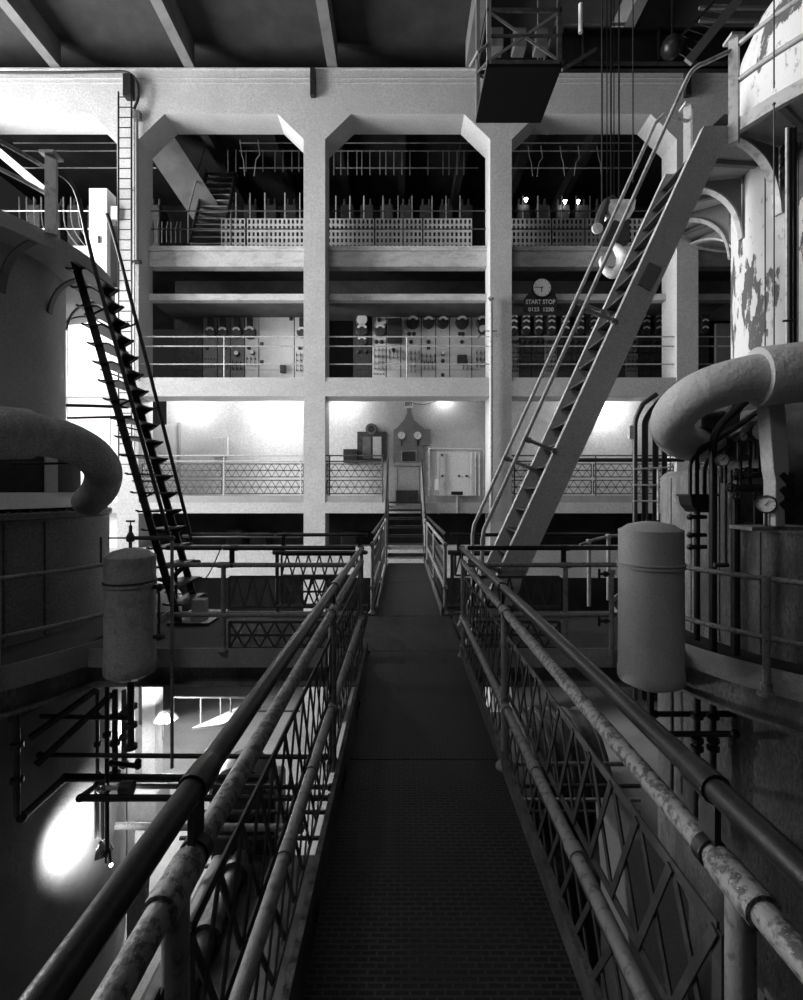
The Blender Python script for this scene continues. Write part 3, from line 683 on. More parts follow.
for px, py in ((442, 455), (442.5, 476), (459, 476), (466.5, 476)): MB().sphere(P(px, py, 13.58), .035, 8).build('bolt', 'black_iron', pc)
for px in (438.5, 471.5, 475.5, 479.5): MB().tube([P(px, 452, 13.5), P(px, 514, 13.5)], .022, 8).build('pipe', 'light_pipe', pc)
MB().box(X_(434.5, 13.5), X_(438.5, 13.5), 13.46, 13.5, Z_(490, 13.5), Z_(479, 13.5)).build('tag_plate', 'dial', pc, smooth=False)
t = thing('valve_stand', 'black-topped valve stand against the pale partition', 'valve', P(457.5, 515, 12.55))
MB().tube([P(457.5, 513, 12.47), P(457.5, 493, 12.47)], .022, 8).build('stem', 'light_pipe', t)
MB().box(X_(451.5, 12.4), X_(463, 12.4), 12.42, 12.5, Z_(495, 12.4), Z_(491.5, 12.4)).build('head', 'black_iron', t, smooth=False)
# wall fittings in the bay left of centre, lamps under the slab
o = thing('door_panel', 'pale wall door in the bay left of centre', 'door', (X_(170, YW), YW, 1.3))
MB().box(X_(150, YW), X_(179, YW), YW-.05, YW, 1.3, Z_(425, YW)).build('leaf', 'white_wall', o, smooth=False, bevel=.01)
MB().box(X_(178, YW), X_(180.5, YW), YW-.08, YW, 1.3, Z_(423, YW)).build('jamb', 'curb_paint', o, smooth=False)
o = thing('conduit_box', 'small pale box with a thin conduit on the bright wall', 'box', PW(221, 460))
MB().box(X_(214, YW), X_(229, YW), YW-.15, YW, Z_(457, YW), Z_(438, YW)).build('box', 'inner_wall', o, smooth=False, bevel=.01)
MB().tube([PW(227.5, 457)+V((0,-.1,0)), PW(227.5, 437)+V((0,-.1,0))], .015, 6).build('conduit', 'grey_steel', o)
def slab_lamp(x, y, e, lab):
    t = thing('slab_lamp', lab, 'lamp', (x, y, 4.36))
    MB().lathe((x, y, 4.36), [(0, 0), (.05, 0), (.05, -.05), (.14, -.09), (.135, -.095), (0, -.06)], 16).build('shade', 'white_wall', t)
    MB().sphere((x, y, 4.26), .035, 10).build('bulb', 'bulb', t)
    point('lamp_light', (x, y, 4.2), e, .05)
slab_lamp(X_(276, 13.6), 13.6, 95, 'bright lamp hidden under the slab, bay left of centre')
slab_lamp(X_(606, 13.6), 13.6, 70, 'bright lamp hidden under the slab, bay behind the grey stair')
slab_lamp(X_(188, 13.6), 13.6, 40, 'added dimmer lamp brightening the wall beside the pale door')  # added to brighten the door end of this wall
slab_lamp(X_(345, 13.6), 13.5, 14, 'weak lamp under the slab, centre bay')
# things in the dark lower opening
for k, (px, py) in enumerate(((238, 528), (262, 532), (350, 530))):
    o = MB().box(X_(px-8, 15), X_(px+8, 15), 14.6, 15.2, -.6, Z_(py, 15)).build('machine_block', 'slate', smooth=False, bevel=.05); o.location.z += 0
    tag(o, 'dark machine block in the low opening '+('left', 'middle', 'right of the column')[k], 'machine')
o = MB().tube([P(183, 536, 12.9), P(300, 536, 12.9)], .05, 8).build('rail_pipe', 'black_iron'); tag(o, 'dark horizontal pipe across the low opening in the back', 'pipe')

# ------------------------------------------------------------------ crane cab, girder, hook
cz = 9.55; cy0, cy1 = 9.0, 10.37
x0, x1 = X_(487, 9.0), X_(562, 9.0)
cr = thing('crane_cab', 'black hanging crane cab with cross-braced frame', 'crane cab', ((x0+x1)/2, 9.7, cz))
MB().box(x0, x1, cy0, cy1, cz, cz+.06).build('floor_plate', 'matte_black', cr, smooth=False)
fz = cz+1.08
for x in (x0+.04, x1-.04):
    for y in (cy0+.04, cy1-.04): MB().box(x-.04, x+.04, y-.04, y+.04, cz+.06, 12.4).build('corner_post', 'grey_steel' if x < 2 else 'lattice_metal', cr, smooth=False)
for y in (cy0+.02, cy1-.02):
    MB().bar((x0, y, cz+.1), (x1, y, cz+.1), .08, .03, (0,1,0)).bar((x0, y, fz), (x1, y, fz), .08, .03, (0,1,0)).bar((x0, y, cz+.6), (x1, y, cz+.6), .05, .03, (0,1,0)).build('side_rail', 'lattice_metal', cr, smooth=False)
    MB().bar((x0, y, cz+.1), (x1, y, fz), .05, .02, (0,1,0)).bar((x0, y, fz), (x1, y, cz+.1), .05, .02, (0,1,0)).build('cross_brace', 'grey_steel', cr, smooth=False)
for x in (x0+.02, x1-.02):
    MB().bar((x, cy0, cz+.1), (x, cy1, cz+.1), .08, .03, (1,0,0)).bar((x, cy0, fz), (x, cy1, fz), .08, .03, (1,0,0)).bar((x, cy0, cz+.1), (x, cy1, fz), .05, .02, (1,0,0)).build('end_rail', 'lattice_metal', cr, smooth=False)
for k, x in enumerate((x0+.25, x0+.7, x0+1.12)):
    b_ = MB().box(x-.13, x+.13, 9.3, 9.55, cz+.66, cz+1.05).build('control_box', 'grey_steel', cr, smooth=False, bevel=.02)
MB().box(x0+.5, x0+.85, 9.2, 9.4, cz+.06, cz+.3).build('controller', 'grey_steel', cr, smooth=False, bevel=.03)
MB().bar(P(562, 70, 9.0), P(596, 49, 9.0), .06, .04).build('side_stay', 'lattice_metal', cr)
MB().tube([P(487, 45, 9.0), P(478, 52, 9.0), P(470, 67, 9.2)], .03, 8).build('access_rail', 'grey_steel', cr)
gd = thing('crane_girder', 'dark crane bridge girder running to the right under the ceiling', 'crane girder', (6, 9.8, 11))
za = Z_(66, 9.6); zb = Z_(32, 9.6)
MB().box(X_(562, 9.6), 13.98, 9.6, 9.66, za, zb).box(X_(562, 9.6), 13.98, 9.5, 9.76, za, za+.04).box(X_(562, 9.6), 13.98, 9.5, 9.76, zb-.04, zb).build('near_girder', 'black_iron', gd, smooth=False)
for k in range(7): MB().box(3.6+k*1.5, 3.63+k*1.5, 9.5, 9.6, za, zb).build('stiffener', 'black_iron', gd, smooth=False)
MB().tube([(X_(557, 9.4), 9.4, Z_(26, 9.4)), (X_(625, 9.4), 9.4, Z_(24, 9.4))], .025, 8).build('conductor_pipe', 'grey_steel', gd)
o = MB().tube([P(580.5, 4, 9.3), P(580.5, 33, 9.3)], .04, 10).build('lamp_tube', 'dial'); tag(o, 'pale vertical tube hanging above the crane girder', 'pipe')
# ceiling lamp ball, diagonal ladder high right
o = thing('globe_lamp', 'dark globe lamp hanging in the upper right', 'lamp', P(672, 47, 9.2))
MB().sphere(P(672, 47, 9.2), .2, 18).build('globe', 'dark_rail', o); MB().cyl(P(672, 36, 9.2), P(672, -20, 9.2), .015, 6).build('stem', 'black_iron', o)
o = thing('access_ladder', 'dark ladder slanting up to the crane in the upper right', 'ladder', P(680, 55, 9.3))
a0, b0, a1, b1 = P(668, 50, 9.3), P(716, 0, 9.3), P(688, 62, 9.0), P(738, 0, 9.0)
MB().bar(a1, b1, .16, .06, (0,1,0)).build('stringer', 'grey_steel', o, smooth=False); MB().bar(a0, b0, .05, .04, (0,1,0)).build('stringer', 'lattice_metal', o, smooth=False)
for i in range(8): MB().tube([a0.lerp(b0, (i+.3)/8), a1.lerp(b1, (i+.3)/8)], .012, 6).build('rung', 'black_iron', o)
for i in range(6):
    o = MB().box(X_(700, 10.5), 13.5, 10.5+.0, 10.56, 11.05+i*.28, 11.10+i*.28).build('conductor_bar', 'grey_steel', smooth=False); tag(o, 'long dark bar of the rack under the ceiling, upper right', 'bar', 'ceiling rack bars')
# hook block
YH = 8.0
hk = thing('crane_hook', 'pale crane hook block hanging on ropes behind the stair rails', 'crane hook', P(612, 270, YH))
s = YH/F
MB().prism(poly_px([(606, 203), (633, 203), (632, 212), (627, 221), (619, 226), (610, 223), (605, 214)], YH), YH-.12, YH+.12).build('sheave_guard', 'hook_paint', hk, smooth=False, bevel=.02)
MB().prism(poly_px([(604, 222), (627, 222), (628, 244), (600, 244)], YH), YH-.1, YH+.1).build('block_body', 'black_iron', hk, smooth=False, bevel=.02)
MB().tube(smooth_path([P(613, 200, YH), P(606, 205, YH-.05), P(600, 218, YH-.05), P(597, 232, YH-.05)], 4), .08, 10).build('side_sheave', 'slate', hk)
MB().lathe(P(597, 229, YH-.1), [(0, 0), (.09, 0), (.09, .03), (0, .04)], 16, axis='y').build('sheave_plate', 'hook_paint', hk)
hp = [P(613, 244, YH), P(618, 249, YH), P(622.5, 257, YH), P(621, 267, YH), P(613, 273.5, YH), P(605, 270, YH), P(601, 262, YH), P(602, 257, YH)]
sp = smooth_path(hp, 5); n_ = len(sp)
MB().tube(sp, [.045+.055*math.sin(PI*min(1, i/(n_*.75))) if i < n_*.75 else .045*(1-(i/n_-.75)*2.6) +.0 for i in range(n_)], 12).build('hook', 'hook_paint', hk)
for k, px in enumerate((602, 607, 611, 614, 619)):
    MB().tube([P(px, -30, YH), P(px if px < 606 else px, 205 if px > 604 else 228, YH)], .008 if k % 2 else .013, 6).build('rope', 'black_iron', hk)
o = MB().tube([P(633, -30, 7.6), P(633, 182, 7.6)], .01, 6).build('thin_cable', 'black_iron'); tag(o, 'single thin cable hanging right of the crane ropes', 'cable')

# ------------------------------------------------------------------ round machines
def machine_right():
    c = (5.2, 5.6, 0)
    t = thing('round_tank', 'white peeling round tank with domed top at the right', 'tank', (5.2, 5.6, 1.25))
    MB().lathe(c, [(1.12, 1.9), (1.12, 6.3), (1.10, 6.6), (1.03, 6.95), (.88, 7.3), (.62, 7.6), (.3, 7.75), (0, 7.8)], 72).build('shell', 'peeled_paint', t)
    MB().lathe(c, [(0, 1.0), (1.36, 1.0), (1.36, 2.5), (1.12, 2.72)], 48).build('skirt', 'slate', t)
    for a in (190, 207, 222, 238): 
        d = V((math.cos(math.radians(a)), math.sin(math.radians(a)), 0)); MB().bar(V(c)+d*1.122+V((0,0,2.3)), V(c)+d*1.122+V((0,0,5.3)), .012, .006, d).build('seam', 'slate', t, smooth=False)
    h = thing('machine_housing', 'stained grey round housing behind the clean drum', 'machine', (5.2, 5.6, 0))
    MB().lathe(c, [(1.92, 0), (1.92, 1.78), (1.86, 1.84), (1.0, 1.84)], 40, 60, 201.6).build('tall_casing', 'housing_steel', h)
    MB().lathe(c, [(1.92, 0), (1.92, 1.2), (1.94, 1.2), (1.94, 1.25), (1.0, 1.25)], 40, 201.6, 330).build('low_casing', 'housing_steel', h)
    d = V((math.cos(math.radians(201.6)), math.sin(math.radians(201.6)), 0)); cc = V(c)
    MB().add([cc+d*1.0+V((0,0,1.2)), cc+d*1.92+V((0,0,1.2)), cc+d*1.92+V((0,0,1.78)), cc+d*1.0+V((0,0,1.84))], [(0,1,2,3)]).build('end_plate', 'housing_steel', h, smooth=False)
    for a in (172, 184, 196, 208, 218, 229, 240):
        d = V((math.cos(math.radians(a)), math.sin(math.radians(a)), 0)); MB().bar(cc+d*1.925+V((0,0,.02)), cc+d*1.925+V((0,0,1.22 if a > 201 else 1.76)), .05 if a in (184, 218) else .014, .01, d).build('seam_strip', 'left_steel', h, smooth=False)
    b = MB()
    for i in range(16):
        a = math.radians(222.5); d = V((math.cos(a), math.sin(a), 0)); b.sphere(cc+d*1.935+V((0, 0, .1+i*.07)), .012, 6)
    b.build('rivets', 'slate', h)['kind'] = 'stuff'
    lb = thing('lower_casing', 'dim round lower casing with bolts under the right ring deck', 'machine', (5.2, 5.6, FLOOR))
    MB().lathe(c, [(1.95, FLOOR), (1.95, -.3)], 64).build('shell', 'housing_steel', lb)
    for i in range(7):
        a = math.radians(226+3.2*math.sin(i*.9)+i*.3); d = V((math.cos(a), math.sin(a), 0)); q = cc+d*1.95+V((0, 0, -.35-i*.11))
        MB().tube([q, q+d*.03], .025, 8).build('bolt', 'black_iron', lb)
    # ring deck
    r = thing('ring_deck', 'round deck with pale curb around the right housing', 'deck', (5.2, 5.6, -.3))
    MB().ring(c, 1.9, 2.5, -.05, 0, 100, 300, 60).build('deck_plate', 'deck_dark', r)
    MB().ring(c, 2.5, 2.515, -.14, .08, 100, 300, 80).build('curb', 'curb_paint', r)
    MB().ring(c, 2.40, 2.42, -.40, -.14, 100, 300, 60).ring(c, 2.35, 2.5, -.42, -.39, 100, 300, 60).build('ring_beam', 'housing_steel', r)
    rr = thing('ring_railing', 'grey two-pipe railing curving around the right ring deck', 'railing', (5.2, 5.6, 0))
    for z, nm in ((.84, 'top_rail'), (.33, 'low_rail')): MB().tube(circ(c, 2.5, z, 196, 290, 30), .024, 12).build(nm, 'grey_rail', rr)
    for px in (753,):
        # post where the ring passes that bearing
        for a in (215.5, 262):
            d = V((math.cos(math.radians(a)), math.sin(math.radians(a)), 0)); q = cc+d*2.53
            MB().tube([q+V((0,0,-.14)), q+V((0,0,.86))], .03, 12).build('post', 'grey_rail', rr)
            MB().lathe(q+V((0,0,-.16)), [(0,0),(.07,0),(.07,.02),(.045,.04),(.045,.12),(0,.12)], 14).build('post_foot', 'grey_rail', rr)
    # upper deck
    u = thing('upper_deck', 'round upper deck with arched brackets on the white tank', 'deck', (5.2, 5.6, 5.1))
    MB().ring(c, 1.13, 1.85, 5.36, 5.40, 95, 300, 60).build('deck_plate', 'tank_grey', u)
    MB().ring(c, 1.80, 1.86, 5.30, 5.44, 95, 300, 80).build('rim', 'light_pipe', u)
    for k in range(5):
        a = math.radians((118, 146, 172, 198, 226)[k]); d = V((math.cos(a), math.sin(a), 0)); n_ = V((-d.y, d.x, 0))
        pts = arc(cc+d*1.14+V((0,0,4.62)), cc+d*1.18+V((0,0,5.26)), cc+d*1.80+V((0,0,5.30)), 12)
        m = MB()
        for p, q in zip(pts[:-1], pts[1:]): m.bar(p, q+(q-p)*.08, .09, .02, n_.cross((q-p).normalized()))
        m.build('bracket_flange', 'light_pipe', u, smooth=False)
        m = MB(); top = [cc+d*1.14+V((0,0,5.35)), cc+d*1.80+V((0,0,5.35))]
        ps = [pts[0]]+pts[1:]
        poly = ps+[top[1], top[0]]; k2 = len(poly)
        m.add([p+n_*.008 for p in poly]+[p-n_*.008 for p in poly], [list(range(k2)), list(range(2*k2-1, k2-1, -1))]+[[i, (i+1) % k2, (i+1) % k2+k2, i+k2] for i in range(k2)])
        m.build('bracket_web', 'grey_steel', u, smooth=False)
    for a in (130, 159, 185, 212, 240):
        a = math.radians(a); d = V((math.cos(a), math.sin(a), 0)); MB().bar(cc+d*1.14+V((0,0,5.33)), cc+d*1.8+V((0,0,5.33)), .05, .05).build('joist', 'grey_steel', u, smooth=False)
    ur = thing('upper_railing', 'pale pipe railing on the upper deck of the white tank', 'railing', (3.45, 5.0, 5.4))
    q = V((3.45, 4.98, 5.2))
    MB().bar(q, q+V((0,0,1.08)), .085, .085, (.7,.7,0)).box(q.x-.07, q.x+.07, q.y-.07, q.y+.07, 6.27, 6.30).build('post', 'light_pipe', ur, smooth=False)
    MB().tube(circ(c, 1.85, 6.2, 200.5, 285, 24), .024, 12).build('top_rail', 'light_pipe', ur)
    MB().tube(circ(c, 1.85, 5.83, 200.5, 285, 24), .028, 12).build('mid_rail', 'light_pipe', ur)
    q = V((3.46, 5.80, 5.3)); MB().bar(q, q+V((0,0,.95)), .08, .08, (.7,.7,0)).box(q.x-.07, q.x+.07, q.y-.07, q.y+.07, 6.23, 6.26).build('post', 'light_pipe', ur, smooth=False)
    for z in (1.08,): pass
machine_right()
def machine_left():
    c = (-5.75, 5.8, 0); cc = V(c)
    t = thing('round_tank', 'grey shaded round tank at the left edge', 'tank', (-5.75, 5.8, 1.3))
    MB().lathe(c, [(1.39, 1.45), (1.39, 4.36), (0, 4.36)], 72).build('shell', 'tank_grey', t)
    MB().lathe(c, [(1.85, 1.41), (1.60, 1.58), (1.39, 1.60)], 64).build('base_cone', 'tank_grey', t)
    MB().lathe(c, [(1.56, 1.58), (1.56, 2.14), (1.39, 2.20)], 64).build('dark_skirt', 'dark_wall', t)
    for a_ in (-3, -46):
        d = V((math.cos(math.radians(a_)), math.sin(math.radians(a_)), 0)); MB().bar(cc+d*1.58+V((0,0,1.58)), cc+d*1.58+V((0,0,2.2)), .17, .03, d).build('skirt_rib', 'tank_grey', t, smooth=False)
    h = thing('machine_housing', 'dark grey round housing with seams at the left edge', 'machine', (-5.75, 5.8, 0))
    MB().lathe(c, [(1.9, 0), (1.9, 1.28), (1.93, 1.30), (1.93, 1.36), (1.3, 1.40)], 64).build('casing', 'left_steel', h)
    b = MB()
    for i in range(40):
        a = math.radians(-100+i*3.2); b.sphere(cc+V((1.88*math.cos(a), 1.88*math.sin(a), 1.37)), .02, 6)
    b.build('bolt_ring', 'slate', h)['kind'] = 'stuff'
    for a in (-60, -44, -28, -16):
        d = V((math.cos(math.radians(a)), math.sin(math.radians(a)), 0)); MB().bar(cc+d*1.905+V((0,0,.02)), cc+d*1.905+V((0,0,1.26)), .014, .01, d).build('seam_strip', 'slate', h, smooth=False)
    lb = thing('lower_casing', 'large round lower casing lit by a wall lamp at lower left', 'machine', (-5.75, 5.8, FLOOR))
    MB().lathe(c, [(2.1, FLOOR), (2.1, -.3)], 80).build('shell', 'low_wall', lb)
    r = thing('ring_deck', 'round deck with pale curb around the left housing', 'deck', (-5.75, 5.8, -.3))
    MB().ring(c, 1.9, 2.8, -.05, 0, -110, 60, 60).build('deck_plate', 'deck_dark', r)
    MB().ring(c, 2.8, 2.815, -.14, .08, -110, 60, 80).build('curb', 'curb_paint', r)
    MB().ring(c, 2.70, 2.72, -.36, -.14, -110, 60, 60).ring(c, 2.62, 2.8, -.38, -.35, -110, 60, 60).build('ring_beam', 'housing_steel', r)
    rr = thing('ring_railing', 'grey two-pipe railing curving around the left ring deck', 'railing', (-5.75, 5.8, 0))
    for z, nm in ((.84, 'top_rail'), (.33, 'low_rail')): MB().tube(circ(c, 2.8, z, -95, -13, 30), .022, 12).build(nm, 'grey_rail', rr)
    for a in (-36.5, -70):
        d = V((math.cos(math.radians(a)), math.sin(math.radians(a)), 0)); q = cc+d*2.83
        MB().tube([q+V((0,0,-.14)), q+V((0,0,.86))], .028, 12).build('post', 'grey_rail', rr)
    ug = thing('upper_deck', 'round upper deck with arched brackets on the left tank', 'deck', (-5.75, 5.8, 4.1))
    MB().ring(c, 0.0, 1.95, 4.36, 4.40, 0, 360, 60).build('deck_plate', 'tank_grey', ug)
    MB().ring(c, 1.92, 1.97, 4.27, 4.43, 0, 360, 80).build('rim', 'tank_grey', ug)
    for k in range(5):
        a = math.radians((-48, -20, 6, 32, 58)[k]); d = V((math.cos(a), math.sin(a), 0)); n_ = V((-d.y, d.x, 0))
        pts = arc(cc+d*1.40+V((0,0,3.80)), cc+d*1.44+V((0,0,4.24)), cc+d*1.92+V((0,0,4.27)), 10)
        m = MB()
        for p, q in zip(pts[:-1], pts[1:]): m.bar(p, q+(q-p)*.08, .08, .02, n_.cross((q-p).normalized()))
        m.build('bracket_flange', 'grey_steel', ug, smooth=False)
    ur = thing('upper_railing', 'pale pipe railing and post on the left upper deck', 'railing', (-3.84, 5.25, 4.4))
    q = V((-3.83, 5.25, 4.4)); MB().bar(q, q+V((0,0,.86)), .10, .10, (.9,.4,0)).box(q.x-.08, q.x+.08, q.y-.08, q.y+.08, 5.25, 5.28).build('post', 'light_pipe', ur, smooth=False)
    MB().tube(circ(c, 1.93, 5.14, -110, -17, 24), .022, 12).build('top_rail', 'grey_rail', ur)
    MB().tube(circ(c, 1.93, 4.86, -110, -17, 24), .022, 12).build('mid_rail', 'light_pipe', ur)
    q = V((-3.92, 6.55, 4.4)); MB().bar(q, q+V((0,0,.80)), .08, .08, (.9,.4,0)).build('post', 'grey_steel', ur, smooth=False)
machine_left()

# ------------------------------------------------------------------ big insulated pipes
def bigpipe(label, m, pts, rs, collar):
    t = thing('insulated_pipe', label, 'pipe', pts[len(pts)//2])
    sp = smooth_path(pts, 8); n = len(sp); k = len(rs)-1
    rr = []
    for i in range(n):
        s = i/(n-1)*k; a = min(int(s), k-1); rr.append(rs[a]+(rs[a+1]-rs[a])*(s-a))
    MB().tube(sp, rr, 28).build('bend', m, t)
    c0, c1, r = collar
    MB().tube([c0, c0.lerp(c1, .01), c0.lerp(c1, .5), c1], [r*.985, r, r, r], 28).build('collar', m, t)
    return t
bigpipe('thick pale insulated pipe bending down at the right', 'insulation', [P(870, 366, 3.9), P(800, 371, 3.95), P(745, 379, 4.02), P(705, 391, 4.15), P(681, 407, 4.35), P(672, 423, 4.62), P(677, 437, 4.95), P(692, 444, 5.35), P(712, 446, 5.9)],
        [.187, .187, .187, .187, .19, .19, .19, .19, .19], (P(757, 377, 4.0), P(850, 367, 3.9), .245))
bigpipe('thick grey insulated pipe bending down at the left', 'insulation_grey', [P(-60, 431, 3.5), P(10, 433, 4.0), P(55, 438, 4.4), P(88, 452, 4.75), P(103, 470, 5.0), P(100, 489, 5.25), P(88, 502, 5.5)],
        [.19, .19, .185, .18, .175, .175, .17], (P(-40, 432, 3.6), P(26, 434, 4.1), .215))

# ------------------------------------------------------------------ drums
def drum(label, px, Y, pytop, pybot, r, m):
    c = V((X_(px, Y), Y, 0)); z1 = Z_(pytop, Y); z0 = Z_(pybot, Y)
    t = thing('storage_drum', label, 'drum', (c.x, c.y, z0-.05))
    MB().lathe(c, [(0, z0-.06), (r*.6, z0-.05), (r*.98, z0), (r*1.02, z0+.02), (r*1.02, z0+.10), (r, z0+.11), (r*.985, z1-.03), (r*.99, z1), (r*.95, z1+.01)], 48).build('body', m, t)
    MB().lathe(c, [(r*.96, z1), (r*.7, z1+.05), (r*.3, z1+.075), (0, z1+.08)], 48).build('domed_lid', m, t)
    zz = z1-.28*(z1-z0)*.85
    MB().lathe(c, [(r*.98, zz-.012), (r*1.03, zz-.012), (r*1.03, zz+.012), (r*.98, zz+.012)], 48).build('hoop', m, t)
    MB().lathe(c, [(r*1.0, zz+.022), (r*1.045, zz+.022), (r*1.045, zz+.034), (r*1.0, zz+.034)], 48).build('strap', 'lattice_metal' if m == 'drum_rusty' else m, t)
    return t, c, z0, z1
tL, cL, z0L, z1L = drum('rusty speckled drum hanging at the left gallery', 130.5, 4.55, 556, 672, .222, 'drum_rusty')
tR, cR, z0R, z1R = drum('clean grey drum hanging at the right gallery', 650.5, 4.35, 530, 680, .272, 'drum_paint')
for t, c, z0, z1, n_ in ((tL, cL, z0L, z1L, 0), (tR, cR, z0R, z1R, 1)):
    MB().tube([c+V((0,0,z0-.05)), c+V((0,0,z0-.45))], .03, 10).build('drain_pipe', 'black_iron', t)
vt = thing('globe_valve', 'small valve with pipe on top of the rusty drum', 'valve', cL+V((0,0,z1L+.08)))
q = cL+V((0,0,z1L+.07))
MB().tube([q, q+V((0,0,.22))], .016, 8).lathe(q+V((0,0,.05)), [(0,0),(.035,.02),(.04,.06),(.02,.1),(0,.11)], 12).build('body', 'slate', vt)
MB().tube([q+V((-.04,0,.26)), q+V((.04,0,.26))], .01, 6).tube([q+V((0,0,.2)), q+V((0,0,.27))], .006, 6).build('handle', 'slate', vt)
MB().tube([q+V((0,0,.10)), q+V((.40,0,.10)), q+V((.40,0.02,.10))], .018, 8).build('pipe', 'slate', vt)
lg = thing('level_gauge', 'sight glass with two cocks on the right side of the rusty drum', 'gauge', cL+V((.28, 0, .0)))
x = cL.x+.27
MB().tube([(x, cL.y, Z_(592, cL.y)), (x, cL.y, Z_(640, cL.y))], .012, 8).build('tube', 'black_iron', lg)
for py in (587, 637): MB().tube([(cL.x+.215, cL.y, Z_(py, cL.y)), (x+.05, cL.y, Z_(py, cL.y))], .02, 8).sphere((x, cL.y, Z_(py, cL.y)), .035, 10).build('cock', 'black_iron', lg)
vp = MB().tube([P(148, 537.5, 4.7), P(172, 537.5, 4.7), P(172, 690, 4.7), P(172, 768, 4.7)], .016, 8).build('vent_pipe', 'grey_rail'); tag(vp, 'thin pipe dropping beside the rusty drum from valve to lower level', 'pipe')
o = MB().tube([P(101, 537, 5.3), P(101, 565, 5.3)], .012, 6).tube([P(108, 538, 5.3), P(140, 538, 5.3)], .01, 6).build('thin_pipe', 'slate'); tag(o, 'thin dark pipe frame behind the rusty drum top', 'pipe')

# pipes and valves right gallery
def valve_pipe(label, px, py0, py1, Y, r=.022, m='light_pipe', valves=()):
    t = thing('valve_pipe', label, 'pipe', P(px, py1, Y))
    MB().tube([P(px, py0, Y), P(px, py1, Y)], r, 10).build('pipe', m, t)
    MB().cyl(P(px, py0, Y)+V((0,0,-.02)), P(px, py0, Y)+V((0,0,.02)), r*1.5, 10).build('cap', m, t)
    for py, dx in valves:
        q = P(px, py, Y); MB().tube([q, q+V((dx, 0, 0))], .015, 8).sphere(q+V((dx*.5, 0, 0)), .03, 10).tube([q+V((dx, 0, -.05)), q+V((dx, 0, .05))], .012, 6).build('valve', 'black_iron', t)
valve_pipe('short pale pipe in the right gallery, left of two beside the drum', 589, 541, 606, 5.6)
valve_pipe('short pale pipe in the right gallery, nearer the drum', 608.5, 536, 600, 5.6)
valve_pipe('grey pipe with side valves just left of the clean drum', 611.5, 572, 664, 4.72, .024, 'grey_rail', ((574, -.12), (621, -.12)))
o = MB().tube([P(580, 545, 5.6), P(590, 541, 5.6), P(609, 536, 5.6), P(625, 535, 5.6)], .018, 8).build('rail_pipe', 'light_pipe'); tag(o, 'sloping pale pipe on top of the two short pipes', 'pipe')
# pipe rack behind the drum
rk = thing('pipe_rack', 'rack of dark vertical pipes behind the clean drum', 'pipes', P(648, 530, 6.9))
for k, (px, top) in enumerate(((635, 418), (645, 418), (655.5, 424), (664.5, 432))):
    pts = [P(px, 700, 6.9), P(px, top+14, 6.9)]+arc(P(px, top+6, 6.9), P(px, top, 6.9), P(px+8+4*k, top-14, 6.85), 4)+[P(px+22, top-24, 6.8)]
    MB().tube(pts, (.034, .042, .04, .034)[k], 10).build('pipe', 'black_iron', rk)
for py in (469, 485, 501): MB().tube([P(633, py, 6.8), P(659 if py > 470 else 674, py-(0 if py > 470 else 2), 6.8)], .012, 6).build('clip_bar', 'light_pipe', rk)
MB().tube([P(658, 468, 6.8), P(658, 520, 6.8)], .015, 6).build('thin_pipe', 'light_pipe', rk)
MB().box(X_(629, 6.8), X_(634, 6.8), 6.78, 6.84, Z_(439, 6.8), Z_(426, 6.8)).build('box', 'light_pipe', rk, smooth=False)
o = MB().tube([P(540, 460, 8.0), P(684, 460, 8.0)], .032, 8).build('long_pipe', 'black_iron'); tag(o, 'long horizontal black pipe ending at the right housing', 'pipe')
o = MB().tube([P(8, 403.5, 6.6), P(128, 407, 6.6)], .022, 8).build('long_pipe', 'black_iron'); tag(o, 'thin black pipe crossing in front of the left tank, upper one', 'pipe')
o = MB().tube([P(68, 418, 7.0), P(132, 416.5, 7.0)], .018, 8).build('long_pipe', 'black_iron'); tag(o, 'thin black pipe crossing to the ladder stair, lower one', 'pipe')
o = MB().tube([P(10, 464, 4.3), P(90, 463, 5.0)], .012, 8).build('long_pipe', 'black_iron'); tag(o, 'thin rod passing under the left insulated pipe', 'rod')
# hopper and pipes on the right housing
hp_ = thing('funnel_box', 'black funnel box fed by three thin pipes', 'funnel', P(697, 512, 4.9))
Yh = 4.95
MB().prism(poly_px([(683, 494.5), (710, 494.5), (709, 505), (703, 512), (691, 512), (685, 505)], Yh), Yh-.12, Yh+.1).build('funnel', 'black_iron', hp_, smooth=False, bevel=.01)
MB().box(X_(682, Yh), X_(711, Yh), Yh-.13, Yh+.11, Z_(496, Yh), Z_(494, Yh)).build('rim', 'black_iron', hp_, smooth=False)
for k, (px, top, ex_) in enumerate(((690, 464, 8), (697, 452, 14), (704.5, 470, 4))):
    MB().tube([P(px, 494, Yh), P(px, top+8, Yh)]+arc(P(px, top+4, Yh), P(px, top-4, Yh), P(px+ex_, top-10, Yh), 4)+[P(px+ex_+20, top-24, Yh+.05)], .02, 8).build('feed_pipe', 'black_iron', hp_)
MB().tube([P(697, 512, Yh), P(697, 640, Yh)], .03, 10).build('outlet_pipe', 'black_iron', hp_)
for py in (517, 535, 547): MB().tube([P(688, py, Yh-.02), P(706, py, Yh-.02)], .022, 8).sphere(P(690, py, Yh-.02), .035, 8).build('cock', 'black_iron', hp_)
Yq = 4.75
o = MB().tube([P(713, 652, Yq), P(713, 455, Yq)]+arc(P(713, 448, Yq), P(713, 432, Yq), P(725, 420, Yq), 5)+[P(745, 402, Yq), P(752, 396, Yq)], .036, 10).build('riser_pipe', 'black_iron'); tag(o, 'black pipe rising up the right housing and curving under the insulated pipe', 'pipe')
